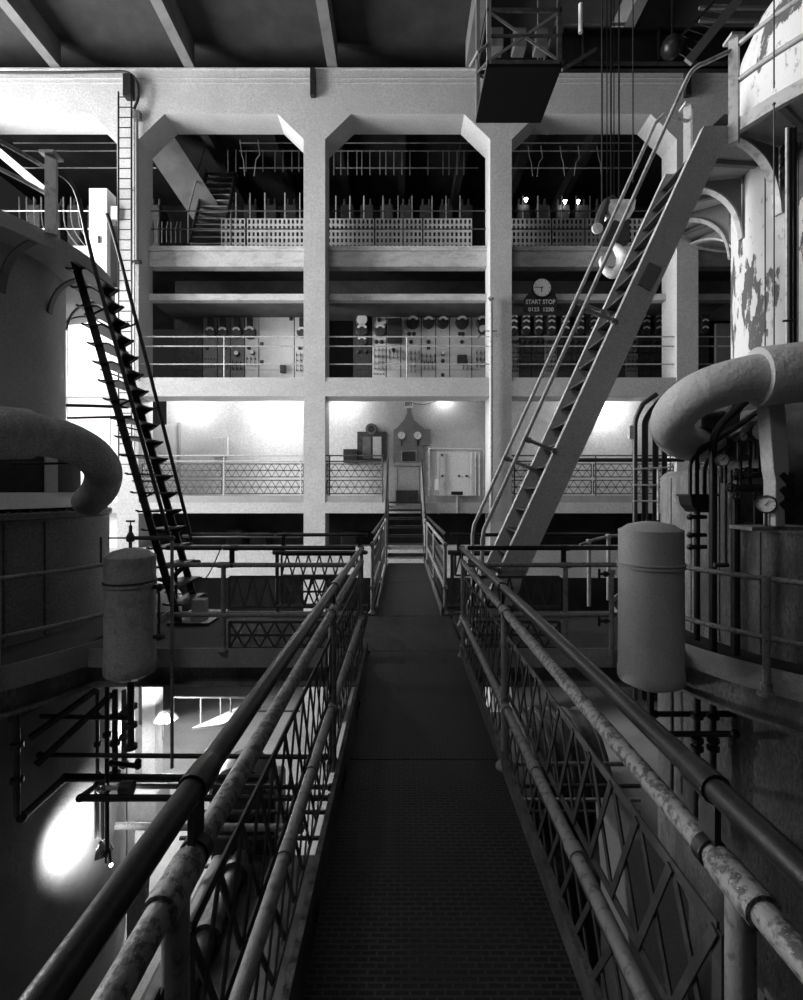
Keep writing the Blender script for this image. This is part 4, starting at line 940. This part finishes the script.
o = MB().tube([P(714, 442, 4.9), P(735, 428, 4.8), P(760, 410, 4.5)], .025, 8).build('riser_pipe', 'black_iron'); tag(o, 'thin slanting pipe under the insulated pipe above the gauges', 'pipe')
o = MB().tube([P(735.5, 655, 4.6), P(735.5, 490, 4.6)], .04, 10).build('riser_pipe', 'black_iron'); tag(o, 'black upright pipe on the right housing below the valve cluster', 'pipe')
o = MB().tube([P(726, 565, 4.7), P(726, 462, 4.7)], .012, 8).tube([P(714, 565, 4.7), P(728, 565, 4.7)], .022, 8).build('riser_pipe', 'slate'); tag(o, 'thin upright tube between the two black risers', 'pipe')
def gauge(label, px, py, Y, rpx, face='dial', turn=0, stem=True):
    c = P(px, py, Y); r = rpx*Y/F
    t = thing('pressure_gauge', label, 'gauge', c)
    MB().lathe(c, [(0, -.06), (r*.9, -.06), (r*1.12, 0), (r*1.12, .03), (r, .045), (r, .03), (0, .03)], 28, axis='y').build('case', 'black_iron', t)
    MB().lathe(c, [(0, .032), (r*.98, .032)], 28, axis='y').build('dial', face, t)
    MB().bar(c+V((-.15*r, -.037, -.2*r)), c+V((.4*r, -.037, .5*r)), .006, .002, (0,1,0)).build('pointer', 'dial_mark', t)
    m = MB()
    for i in range(9):
        a = math.radians(-45+i*33.75); d = V((math.cos(a), 0, math.sin(a))); m.bar(c+d*r*.75+V((0,-.036,0)), c+d*r*.92+V((0,-.036,0)), .004, .002, (0,1,0))
    m.build('scale_marks', 'dial_mark', t)
    if stem: MB().tube([c+V((0, .03, -r)), c+V((0, .03, -r-.16))], .012, 8).build('stem', 'black_iron', t)
    if turn: t.rotation_euler = (0, 0, math.radians(turn))
gauge('small white gauge in the middle under the insulated pipe', 740.5, 436.5, 4.35, 4.8)
gauge('large pale gauge half behind the grey pillar', 757, 432, 4.3, 8.5, 'dial')
gauge('bright round gauge with thick black rim, leftmost on the right housing', 722, 460, 4.5, 5.8, 'dial', -28)
gauge('black-rimmed gauge seen at an angle, lowest on the right housing', 766, 504, 4.05, 8.0, 'dial', -38)
pl = thing('support_pillar', 'grey flat pillar standing on the right housing under the insulated pipe', 'pillar', P(775, 526, 4.05))
MB().prism(poly_px([(764, 405), (780.5, 404), (785, 470), (780, 495), (781, 526), (771, 526), (771, 480), (769, 470)], 4.05), 4.0, 4.14).build('plate', 'tank_grey', pl, smooth=False, bevel=.008)
MB().box(X_(737, 4.2), X_(800, 4.2), 4.02, 4.3, Z_(529, 4.2), Z_(525.5, 4.2)).build('base_ledge', 'housing_steel', pl, smooth=False)
m = MB()
for k in range(3): m.bar(P(781, 474+k*14, 4.0), P(793, 487+k*14, 4.0), .05, .03, (0,1,0)); m.bar(P(793, 474+k*14, 4.02), P(781, 487+k*14, 4.02), .05, .03, (0,1,0))
m.build('cross_lattice', 'black_iron', pl, smooth=False)
vc = thing('valve_cluster', 'cluster of small black valves and tubes on the right housing', 'valves', P(747, 492, 4.45))
MB().tube([P(728, 488, 4.45), P(765, 488, 4.4)], .038, 10).build('header', 'black_iron', vc)
MB().tube([P(733, 478, 4.45), P(765, 474, 4.4)], .026, 10).build('header', 'black_iron', vc)
for px, y0_, y1_ in ((740.5, 446, 486), (750, 440, 486), (760, 446, 476), (731, 470, 496), (768, 456, 492), (755, 488, 525)):
    MB().tube([P(px, y0_, 4.42), P(px, y1_, 4.42)], .014, 8).build('tube', 'black_iron', vc)
for px, py, r in ((748, 472, 4.5), (737, 472, 3), (745, 457, 3), (765, 458, 3.5), (731, 487, 4), (757, 495, 4), (736, 495, 4)):
    c = P(px, py, 4.38)
    w_ = MB().tube([c+V((r*4.4/F*math.cos(a), 0, r*4.4/F*math.sin(a))) for a in [2*PI*i/12 for i in range(13)]], .008, 6, False)
    w_.bar(c+V((-r*4.4/F, 0, 0)), c+V((r*4.4/F, 0, 0)), .008, .008).bar(c+V((0, 0, -r*4.4/F)), c+V((0, 0, r*4.4/F)), .008, .008, (1,0,0)); w_.tube([c, c+V((0, .05, 0))], .01, 6)
    w_.build('hand_wheel', 'slate', vc)
MB().tube([P(745, 524, 4.4), P(775, 528, 4.3)], .014, 8).build('tube', 'black_iron', vc)
mc = thing('valve_bonnet', 'dark machine block with flanges behind the bend of the pale pipe', 'machine', P(708, 430, 5.6))
MB().box(X_(695, 5.3), X_(735, 5.3), 5.2, 5.5, Z_(430, 5.3), Z_(412, 5.3)).build('block', 'slate', mc, smooth=False, bevel=.03)
MB().tube([P(688, 417, 5.15), P(724, 413, 5.15)], .028, 10).build('shaft', 'lattice_metal', mc)
MB().bar(P(722, 433, 5.1), P(742, 396, 5.1), .12, .06, (0,1,0)).build('strut', 'lattice_metal', mc, smooth=False)
# fine rods at far right
o = MB().tube([P(774, -10, 3.9), P(774, 88, 3.9)], .006, 6).tube([P(774, 104, 4.2), P(774, 346, 4.2)], .006, 6).sphere(P(774, 104, 4.2), .014, 8).build('thin_cable', 'slate'); tag(o, 'thin rod hanging in front of the white peeling tank', 'cable')
cn = thing('conduit_pair', 'pair of vertical conduits at the right edge of the white tank', 'pipe', P(790, 345, 4.35))
for px, m in ((787, 'light_pipe'), (791, 'black_iron'), (795, 'black_iron')): MB().tube([P(px, 346, 4.4), P(px, 128, 4.4)], .014, 8).build('conduit', m, cn)
MB().tube([P(783, 321, 4.35), P(797, 320, 4.35)], .01, 6).build('clip', 'slate', cn)

# ------------------------------------------------------------------ grey steel stair on the right
YN, YFAR = 5.0, 5.68
stt = thing('steel_stair', 'large grey steel stair rising to the upper deck at the right', 'stairs', (.8, 5.35, 0))
kx = .46
def sx(z, z0=0): return .67+kx*z          # upper edge of the stringer in X at height z
for y in (YN, YFAR):
    wd_ = .285
    ztop = 5.4 if y == YN else 5.35
    poly = [(sx(0), 0.0), (sx(0)+wd_, 0.0), (sx(ztop)+wd_, ztop), (sx(ztop), ztop)]
    MB().prism(poly, y-.006, y+.006).build('stringer', 'stair_paint', stt, smooth=False)
    n_ = V((-1, 0, kx)).normalized()
    MB().bar(V((sx(0), y+.03, 0)), V((sx(ztop), y+.03, ztop)), .075, .010, n_).build('stringer_flange', 'steel_edge', stt, smooth=False)
    MB().bar(V((sx(0)+wd_, y+.03, 0)), V((sx(ztop)+wd_, y+.03, ztop)), .075, .010, n_).build('stringer_flange', 'stair_paint', stt, smooth=False)
NT = 22
for i in range(1, NT+1):
    z = 5.4*i/(NT+1); x = sx(z)+.03
    MB().box(x-.01, x+.24, YN+.008, YFAR-.008, z-.02, z).build('tread', 'slate', stt, smooth=False)
    MB().prism([(x+.02, z-.02), (x+.22, z-.02), (x+.20, z-.06)], YFAR-.05, YFAR-.01).build('tread_bracket', 'slate', stt, smooth=False)
def hr(pts, nm='handrail', r=.021): MB().tube(pts, r, 12).build(nm, 'light_pipe', stt)
for y, s_ in ((YN, 1), (YFAR, 1)):
    x0_ = .84; off = -.385
    foot = V((x0_, y, .30)); k1 = V((x0_, y, 1.16)); 
    zt = 6.0
    top = V((sx(zt)+off-.02, y, zt))
    path = [foot, V((x0_, y, 1.08)), V((x0_+.02, y, 1.2))]
    if y == YN: path = path+[top-V((.08, 0, .17))]+arc(top-V((.05, 0, .11)), top+V((.0, 0, .02)), top+V((.14, 0, .06)), 6)+[V((3.42, 4.98, 6.17))]
    else: path += [V((sx(5.95)+off-.02, y, 5.95)), V((sx(5.95)+off+.08, y, 6.05)), V((3.44, y+.1, 6.05))]
    hr(path)
    for (zz) in ((3.50, 2.15, .9) if y == YN else (3.85, 2.0)):
        a = V((sx(zz)+off, y, zz)); b = a+V((.30, 0, -.14)); b = V((sx(b.z)+.02, y, b.z))
        MB().tube([a, a.lerp(b, .2), a.lerp(b, .21), a.lerp(b, .85), a.lerp(b, .86), b], [.032, .032, .02, .02, .03, .03], 10).build('rail_strut', 'grey_rail', stt)
MB().prism([(sx(4.0)+.06, 3.98), (sx(4.0)+.19, 3.92), (sx(3.75)+.18, 3.68), (sx(3.75)+.06, 3.75)], YN-.02, YN-.006).build('cover_plate', 'grey_steel', stt, smooth=False)
# ------------------------------------------------------------------ dark ladder stair on the left
ls = thing('ladder_stair', 'steep black stair silhouetted before the bright wall at the left', 'stairs', (-2.7, 6.0, 0))
kl = -.289
def lx(z): return -3.96+kl*(z-4.4)
for y in (5.77, 6.31):
    MB().bar((lx(4.45)+.02, y, 4.45), (lx(0)+.02, y, 0), .085, .03, (0,1,0)).build('stringer', 'black_iron', ls, smooth=False)
n = 19
for i in range(n):
    z = .25+i*.223; x = lx(z)
    MB().box(x-.07, x+.16, 5.72, 6.36, z-.02, z).box(x-.09, x-.07, 5.72, 5.76, z-.01, z+.01).build('tread', 'black_iron', ls, smooth=False)
    MB().prism([(x+.02, z-.02), (x+.19, z-.015), (x+.19, z), (x+.06, z-.10), (x+.02, z-.12)], 6.30, 6.36).build('tread_bracket', 'black_iron', ls, smooth=False)
    if i % 3 == 1: MB().tube([(x-.02, 5.77, z-.09), (x, 6.31, z-.09)], .01, 6).build('tie_rod', 'black_iron', ls)
for y, post in ((5.77, 1), (6.31, 0)):
    if post: path = [P(57, 172, 5.45), P(69, 181, 5.6), P(77, 195, 5.77), P(83, 219, 5.77), P(92, 258, 5.77), P(125, 378, 5.77), P(170, 540, 5.77)]
    else: path = [P(107, 214, 6.31), P(111, 226, 6.31), P(121, 262, 6.31), P(151, 378, 6.31), P(192, 541, 6.31)]
    a, b = path[-1], path[-3]
    MB().tube(smooth_path(path, 4), .024, 10).build('handrail', 'black_iron', ls)
    for zz in (1.6, 2.7, 3.8):
        q = a.lerp(b, (zz-a.z)/(b.z-a.z)); MB().tube([q, V((lx(q.z-.08)+.04, y, q.z-.08))], .013, 6).build('rail_strut', 'black_iron', ls)
MB().box(lx(0)-.1, lx(0)+.4, 5.7, 6.38, 0.0, .03).build('foot_plate', 'black_iron', ls, smooth=False)
bx = MB().box(X_(191, 5.0), X_(204, 5.0), 5.0, 5.12, Z_(622, 5.0), Z_(600, 5.0)).build('gallery_box', 'tank_grey', smooth=False, bevel=.008); tag(bx, 'small grey box on the left gallery near the ladder stair foot', 'box')
o = MB().tube(smooth_path([P(222, 546, 6.0), P(208, 575, 6.0), P(190, 592, 5.9), P(170, 592, 5.9), P(160, 577, 5.8)], 5), .008, 6).build('hanging_wire', 'slate'); tag(o, 'thin sagging wire over the left gallery', 'wire')
o = MB().tube([P(176, 563, 6.0), P(176, 610, 6.0)], .02, 8).tube(smooth_path([P(156, 592, 5.8), P(170, 580, 5.8), P(184, 567, 5.8), P(200, 562, 5.8)], 4), .03, 8).build('bent_pipe', 'black_iron'); tag(o, 'dark bent pipe at the foot of the ladder stair', 'pipe')

# ------------------------------------------------------------------ lower level, left
def pipe(label, pts, r, m='black_iron', flanges=(), name='floor_pipe', elbows=True):
    t = thing(name, label, 'pipe', pts[0])
    MB().tube(pts, r, 12).build('pipe', m, t)
    if elbows:
        for i in range(len(pts)):
            p = pts[i]; MB().sphere(p, r*1.5, 12).build('elbow', m, t)
    for p, d in flanges: MB().tube([p-d*.02, p+d*.02], r*1.9, 12).build('flange', m, t)
    return t
dX = V((1, 0, 0)); dZ = V((0, 0, 1))
pipe('black pipe turning at the lit wall, lower left, brightest underside', [P(22, 817, 4.56), P(65, 778, 5.18), P(265, 778, 5.18)], .034)
pipe('black pipe just below the turning pipe at lower left', [P(97, 785, 5.0), P(80, 798, 4.72), P(330, 798, 4.72)], .026)
pipe('long black pipe above the turning pipe at lower left', [P(40, 755, 4.9), P(325, 757, 4.9)], .024)
pipe('long black pipe high under the left ring deck', [P(20, 716, 5.0), P(131, 718, 5.3)], .024)
pipe('pale horizontal pipe low behind the left railing', [P(112, 826, 6.2), P(300, 828, 6.2)], .045, 'grey_rail')
pipe('thin dark pipe with elbow under the lamp cluster', [P(112, 763, 5.0), P(138, 766, 5.0), P(138, 762, 5.0)], .024)
pipe('long dark pipe far below the walkway', [P(120, 786, 6.0), P(330, 787, 6.0)], .03, 'slate')
for px, a, b, Y, r, m, lb in ((131, 688, 750, 5.1, .034, 'slate', 'dark upright pipe with flanges under the rusty drum'), (107, 680, 862, 5.05, .022, 'black_iron', 'thin black upright pipe crossing the lamp glow'), (115, 690, 778, 5.3, .03, 'slate', 'dark upright pipe left of the flanged pipe'), (124, 690, 768, 5.35, .026, 'grey_rail', 'grey upright pipe beside the flanged pipe'),
                               (97.5, 690, 780, 5.4, .02, 'slate', 'thin dark upright pipe under the left ring deck')):
    t = pipe(lb, [P(px, a, Y), P(px, b, Y)], r, m, [(P(px, a+(b-a)*k, Y), dZ) for k in (.3, .6, .95)], elbows=False)
t = pipe('upright pipe with flanges at the far lower left', [P(17, 700, 4.4), P(17, 815, 4.4)], .028, 'slate', [(P(17, 745, 4.4), dZ), (P(17, 780, 4.4), dZ)], elbows=False)
lp = thing('casing_lamp', 'bright shaded lamp on pale pipes against the round lower casing', 'lamp', P(98, 850, 5.15))
for px in (97, 103): MB().tube([P(px, 775, 5.2), P(px, 838, 5.2)], .026, 10).build('bracket_pipe', 'light_pipe', lp)
q = P(95, 846, 5.15)
MB().lathe(q+V((.05, 0, 0)), [(.02, .06), (.10, -.0), (.13, -.06), (.125, -.06), (.09, .0), (.0, .055)], 20, -80, 80).build('reflector', 'chrome', lp)
MB().sphere(q+V((.06, -.02, -.02)), .03, 10).build('bulb', 'bulb', lp)
l_ = bpy.data.lights.new('wall_lamp_light', 'SPOT'); l_.energy = 150; l_.spot_size = math.radians(120); l_.spot_blend = 1.0; l_.shadow_soft_size = .04
o = bpy.data.objects.new('wall_lamp_light', l_); COL.objects.link(o); o.location = q+V((-.03, -.02, -.03)); aim(o, (-3.62, 5.40, -2.26))
o = thing('pilot_lamp', 'tiny lit pilot lamp below the wall lamp', 'lamp', P(111, 865, 5.0))
MB().sphere(P(111, 865, 5.0), .018, 8).build('bulb', 'bulb', o); MB().cyl(P(109.5, 848, 5.0), P(111, 863, 5.0), .01, 6).build('stem', 'slate', o)
vv = thing('valve_pair', 'shiny valve bodies above the wall lamp', 'valve', P(115, 788, 4.95))
for px in (102, 127):
    q = P(px, 788, 4.95); MB().sphere(q, .055, 14).build('body', 'chrome', vv); MB().tube([q+V((0,0,-.07)), q+V((0,0,.07))], .03, 10).build('stem', 'slate', vv); MB().tube([q-dX*.06, q+dX*.06], .07, 14).build('flange', 'slate', vv) if px == 127 else None
MB().tube([P(102, 788, 4.95), P(127, 788, 4.95)], .022, 10).build('link', 'light_pipe', vv)
cl = MB().box(X_(119, 7.2), X_(127.5, 7.2), 7.2, 7.4, FLOOR, Z_(700, 7.2)).build('pale_post', 'tank_grey', smooth=False); tag(cl, 'pale square post standing on the lower floor at left', 'post')
cl = thing('lower_column', 'short pale column with bolted base under the left gallery', 'column', (X_(148, 9), 9, FLOOR))
MB().box(X_(142, 9), X_(155, 9), 9, 9.3, FLOOR+.5, -.4).build('shaft', 'concrete', cl, smooth=False)
MB().box(X_(141, 9)-.1, X_(157, 9)+.05, 8.85, 9.4, FLOOR, FLOOR+.5).build('base', 'curb_paint', cl, smooth=False, bevel=.02)
sh = thing('work_light', 'glaring work light with reflector on the lower floor', 'lamp', P(166, 715, 8.6))
MB().lathe(P(166, 717, 8.6), [(.0, .1), (.12, .08), (.2, .0), (.22, -.03), (.2, -.03), (.1, .04), (0, .05)], 18).build('reflector', 'chrome', sh)
MB().sphere(P(166, 717, 8.5), .06, 10).build('bulb', 'bulb', sh); MB().tube([P(163, 722, 8.6), P(163, 740, 8.6)], .015, 6).build('stand', 'slate', sh)
point('work_light_glow', P(172, 722, 8.2), 170, .08)
# low platform rails and machines on the lower floor
lr = thing('lower_railing', 'thin pale railing on the lower floor beyond the left gallery', 'railing', P(172, 770, 9.0))
MB().tube([P(173, 697, 8.6), P(290, 698, 8.6)], .018, 8).build('top_rail', 'lattice_metal', lr)
MB().tube([P(258, 711, 8.6), P(300, 711, 8.6)], .018, 8).build('mid_rail', 'lattice_metal', lr)
for px in (173, 201, 221, 231): MB().tube([P(px, 697, 8.6), P(px, 726, 8.6)], .018, 8).build('post', 'lattice_metal', lr)
mt = thing('low_machine', 'dark arched machine casing on the lower floor behind the left railing', 'machine', (X_(250, 7.6), 7.6, FLOOR))
MB().lathe((X_(253, 7.6), 7.4, Z_(768, 7.6)), [(0, 0), (.42, 0), (.42, .5), (.36, .56), (.36, .5), (.2, .5), (0, .5)], 24, 0, 360, axis='y').build('rotor_casing', 'slate', mt)
MB().box(X_(225, 7.6), X_(285, 7.6), 7.0, 7.7, FLOOR, Z_(768, 7.6)).build('base', 'slate', mt, smooth=False, bevel=.05)
cab = thing('tall_box', 'tall dark wooden box leaning at the lower left behind the railing', 'box', P(136, 925, 4.6))
MB().add([P(127, 885, 4.6), P(147, 872, 4.6), P(142, 960, 4.6), P(127, 965, 4.6), P(132, 885, 4.9), P(150, 872, 4.9), P(146, 960, 4.9), P(132, 965, 4.9)], [(0,1,2,3),(4,7,6,5),(0,4,5,1),(1,5,6,2),(2,6,7,3),(3,7,4,0)]).build('body', 'left_steel', cab, smooth=False)
wp = thing('sun_streak', 'pale sheet standing in for a streak of sunlight on the lower floor', 'plate', P(225, 720, 8.2))  # streak of sunlight on the floor, made as a white sheet
MB().add([P(192, 728, 8.1), P(222, 724, 8.1), P(262, 706, 8.8), P(240, 706, 8.8)]+[p+V((0,0,-.04)) for p in (P(192, 728, 8.1), P(222, 724, 8.1), P(262, 706, 8.8), P(240, 706, 8.8))], [(0,1,2,3),(7,6,5,4),(0,4,5,1),(1,5,6,2),(2,6,7,3),(3,7,4,0)]).build('plate', 'white_wall', wp, smooth=False)

tc = thing('walkway_dark_block', 'added long dark ribbed block hiding the bright floor under the walkway', 'machine', (.3, 5.5, FLOOR))  # invented bulk, added so the floor under the walkway looks dark
MB().box(-.75, 1.45, 3.2, 8.6, FLOOR, -2.9).build('base', 'slate', tc, smooth=False, bevel=.1)
MB().tube([(.4, 3.4, -2.7), (.4, 8.4, -2.7)], .75, 28).build('drum', 'slate', tc)
for k in range(5): MB().tube([(.4, 3.8+k*1.05, -2.7), (.4, 3.88+k*1.05, -2.7)], .80, 28).build('rib', 'lattice_metal', tc)
mb_ = thing('low_dark_block', 'added low dark block covering the bright floor below the left railing', 'plinth', (-1.75, 5, FLOOR))  # invented block, added to darken the floor seen at the left
MB().box(-2.7, -.8, 2.6, 6.9, FLOOR, -3.6).build('block', 'slate', mb_, smooth=False, bevel=.06)
MB().tube([(-2.2, 3.2, -3.45), (-2.2, 6.6, -3.45)], .12, 14).build('pipe', 'lattice_metal', mb_)
for k in range(4): MB().tube([(-2.2, 3.6+k*.9, -3.45), (-2.2, 3.66+k*.9, -3.45)], .18, 16).build('flange', 'slate', mb_)
for k, (pxa, pya, pxb, pyb) in enumerate(((36, 765, 112, 694), (30, 738, 96, 690), (10, 720, 60, 694))):
    o = MB().bar(P(pxa, pya, 4.7), P(pxb, pyb, 5.3), .05, .05).build('slanting_brace', 'lattice_metal', smooth=False); tag(o, 'slanting brace under the left ring deck, %s of three' % ('lowest', 'middle', 'highest')[k], 'brace')
# ------------------------------------------------------------------ lower level, right
for py, Y, lb in ((714, 5.3, 'upper black cross pipe under the right ring deck'), (734, 5.1, 'lower black cross pipe under the right ring deck')):
    pipe(lb, [P(655, py, Y), P(735, py, Y-.4)], .03)
for px, lb in ((697, 'dark flanged downpipe under the clean drum, left of three'), (713, 'dark flanged downpipe under the clean drum, middle of three'), (735, 'dark flanged downpipe under the right ring deck, right of three')):
    pipe(lb, [P(px, 692, 4.95), P(px, 830, 4.95)], .032, 'black_iron', [(P(px, 716, 4.95), dZ), (P(px, 740, 4.95), dZ), (P(px, 748, 4.95), dZ)], elbows=False)
for px in (672, 683):
    o = MB().tube([P(px, 690, 5.6), P(px, 790, 5.6)], .02, 8).build('thin_pipe', 'slate'); tag(o, {672: 'thin dark pipe under the clean drum, left one', 683: 'thin dark pipe under the clean drum, right one'}[px], 'pipe')
gn = thing('gallery_dark_block', 'added dark ribbed block hiding the bright floor below the right gallery', 'machine', (2.7, 7.5, FLOOR))  # invented bulk, added to keep the floor at the right dark
MB().box(1.8, 3.0, 6.0, 10.5, FLOOR, -3.2).build('base', 'slate', gn, smooth=False, bevel=.08)
MB().tube([(1.85, 7.6, -2.9), (2.98, 7.6, -2.9)], .95, 28).build('round_block', 'slate', gn)
for k in range(5): MB().tube([(1.9+k*.25, 7.6, -2.9), (1.94+k*.25, 7.6, -2.9)], 1.0, 28).build('rib', 'lattice_metal', gn)
pn = thing('machine_cover', 'pale angular machine cover seen through the right lattice', 'machine cover', P(655, 990, 3.6))
YV = 3.5
MB().prism(poly_px([(622, 845), (640, 836), (668, 850), (690, 905), (688, 1327), (628, 1327), (628, 920)], YV), YV, YV+.5).build('cover', 'tank_grey', pn, smooth=False, bevel=.02)
for k, py in enumerate((764, 786, 800, 812)):
    o = MB().tube([P(470, py, 5.6+k*.2), P(640, py, 5.6+k*.2)], .025, 8).build('cross_pipe', 'slate' if k % 2 else 'grey_rail'); tag(o, 'horizontal pipe under the right gallery, %s of four' % ('top', 'second', 'third', 'lowest')[k], 'pipe')
for k, py in enumerate((812, 838, 866)):
    o = MB().tube([P(180, py, 6.6+k*.2), P(345, py, 6.6+k*.2)], .03, 8).build('cross_pipe', 'slate'); tag(o, 'horizontal dark pipe low behind the left lattice, %s of three' % ('top', 'middle', 'lowest')[k], 'pipe')

for o in bpy.data.objects:
    if '_w' in o: del o['_w']
vs = sc.view_settings; vs.view_transform = 'Standard'; vs.look = 'None'; vs.gamma = 1; vs.exposure = 0.42; vs.use_curve_mapping = False
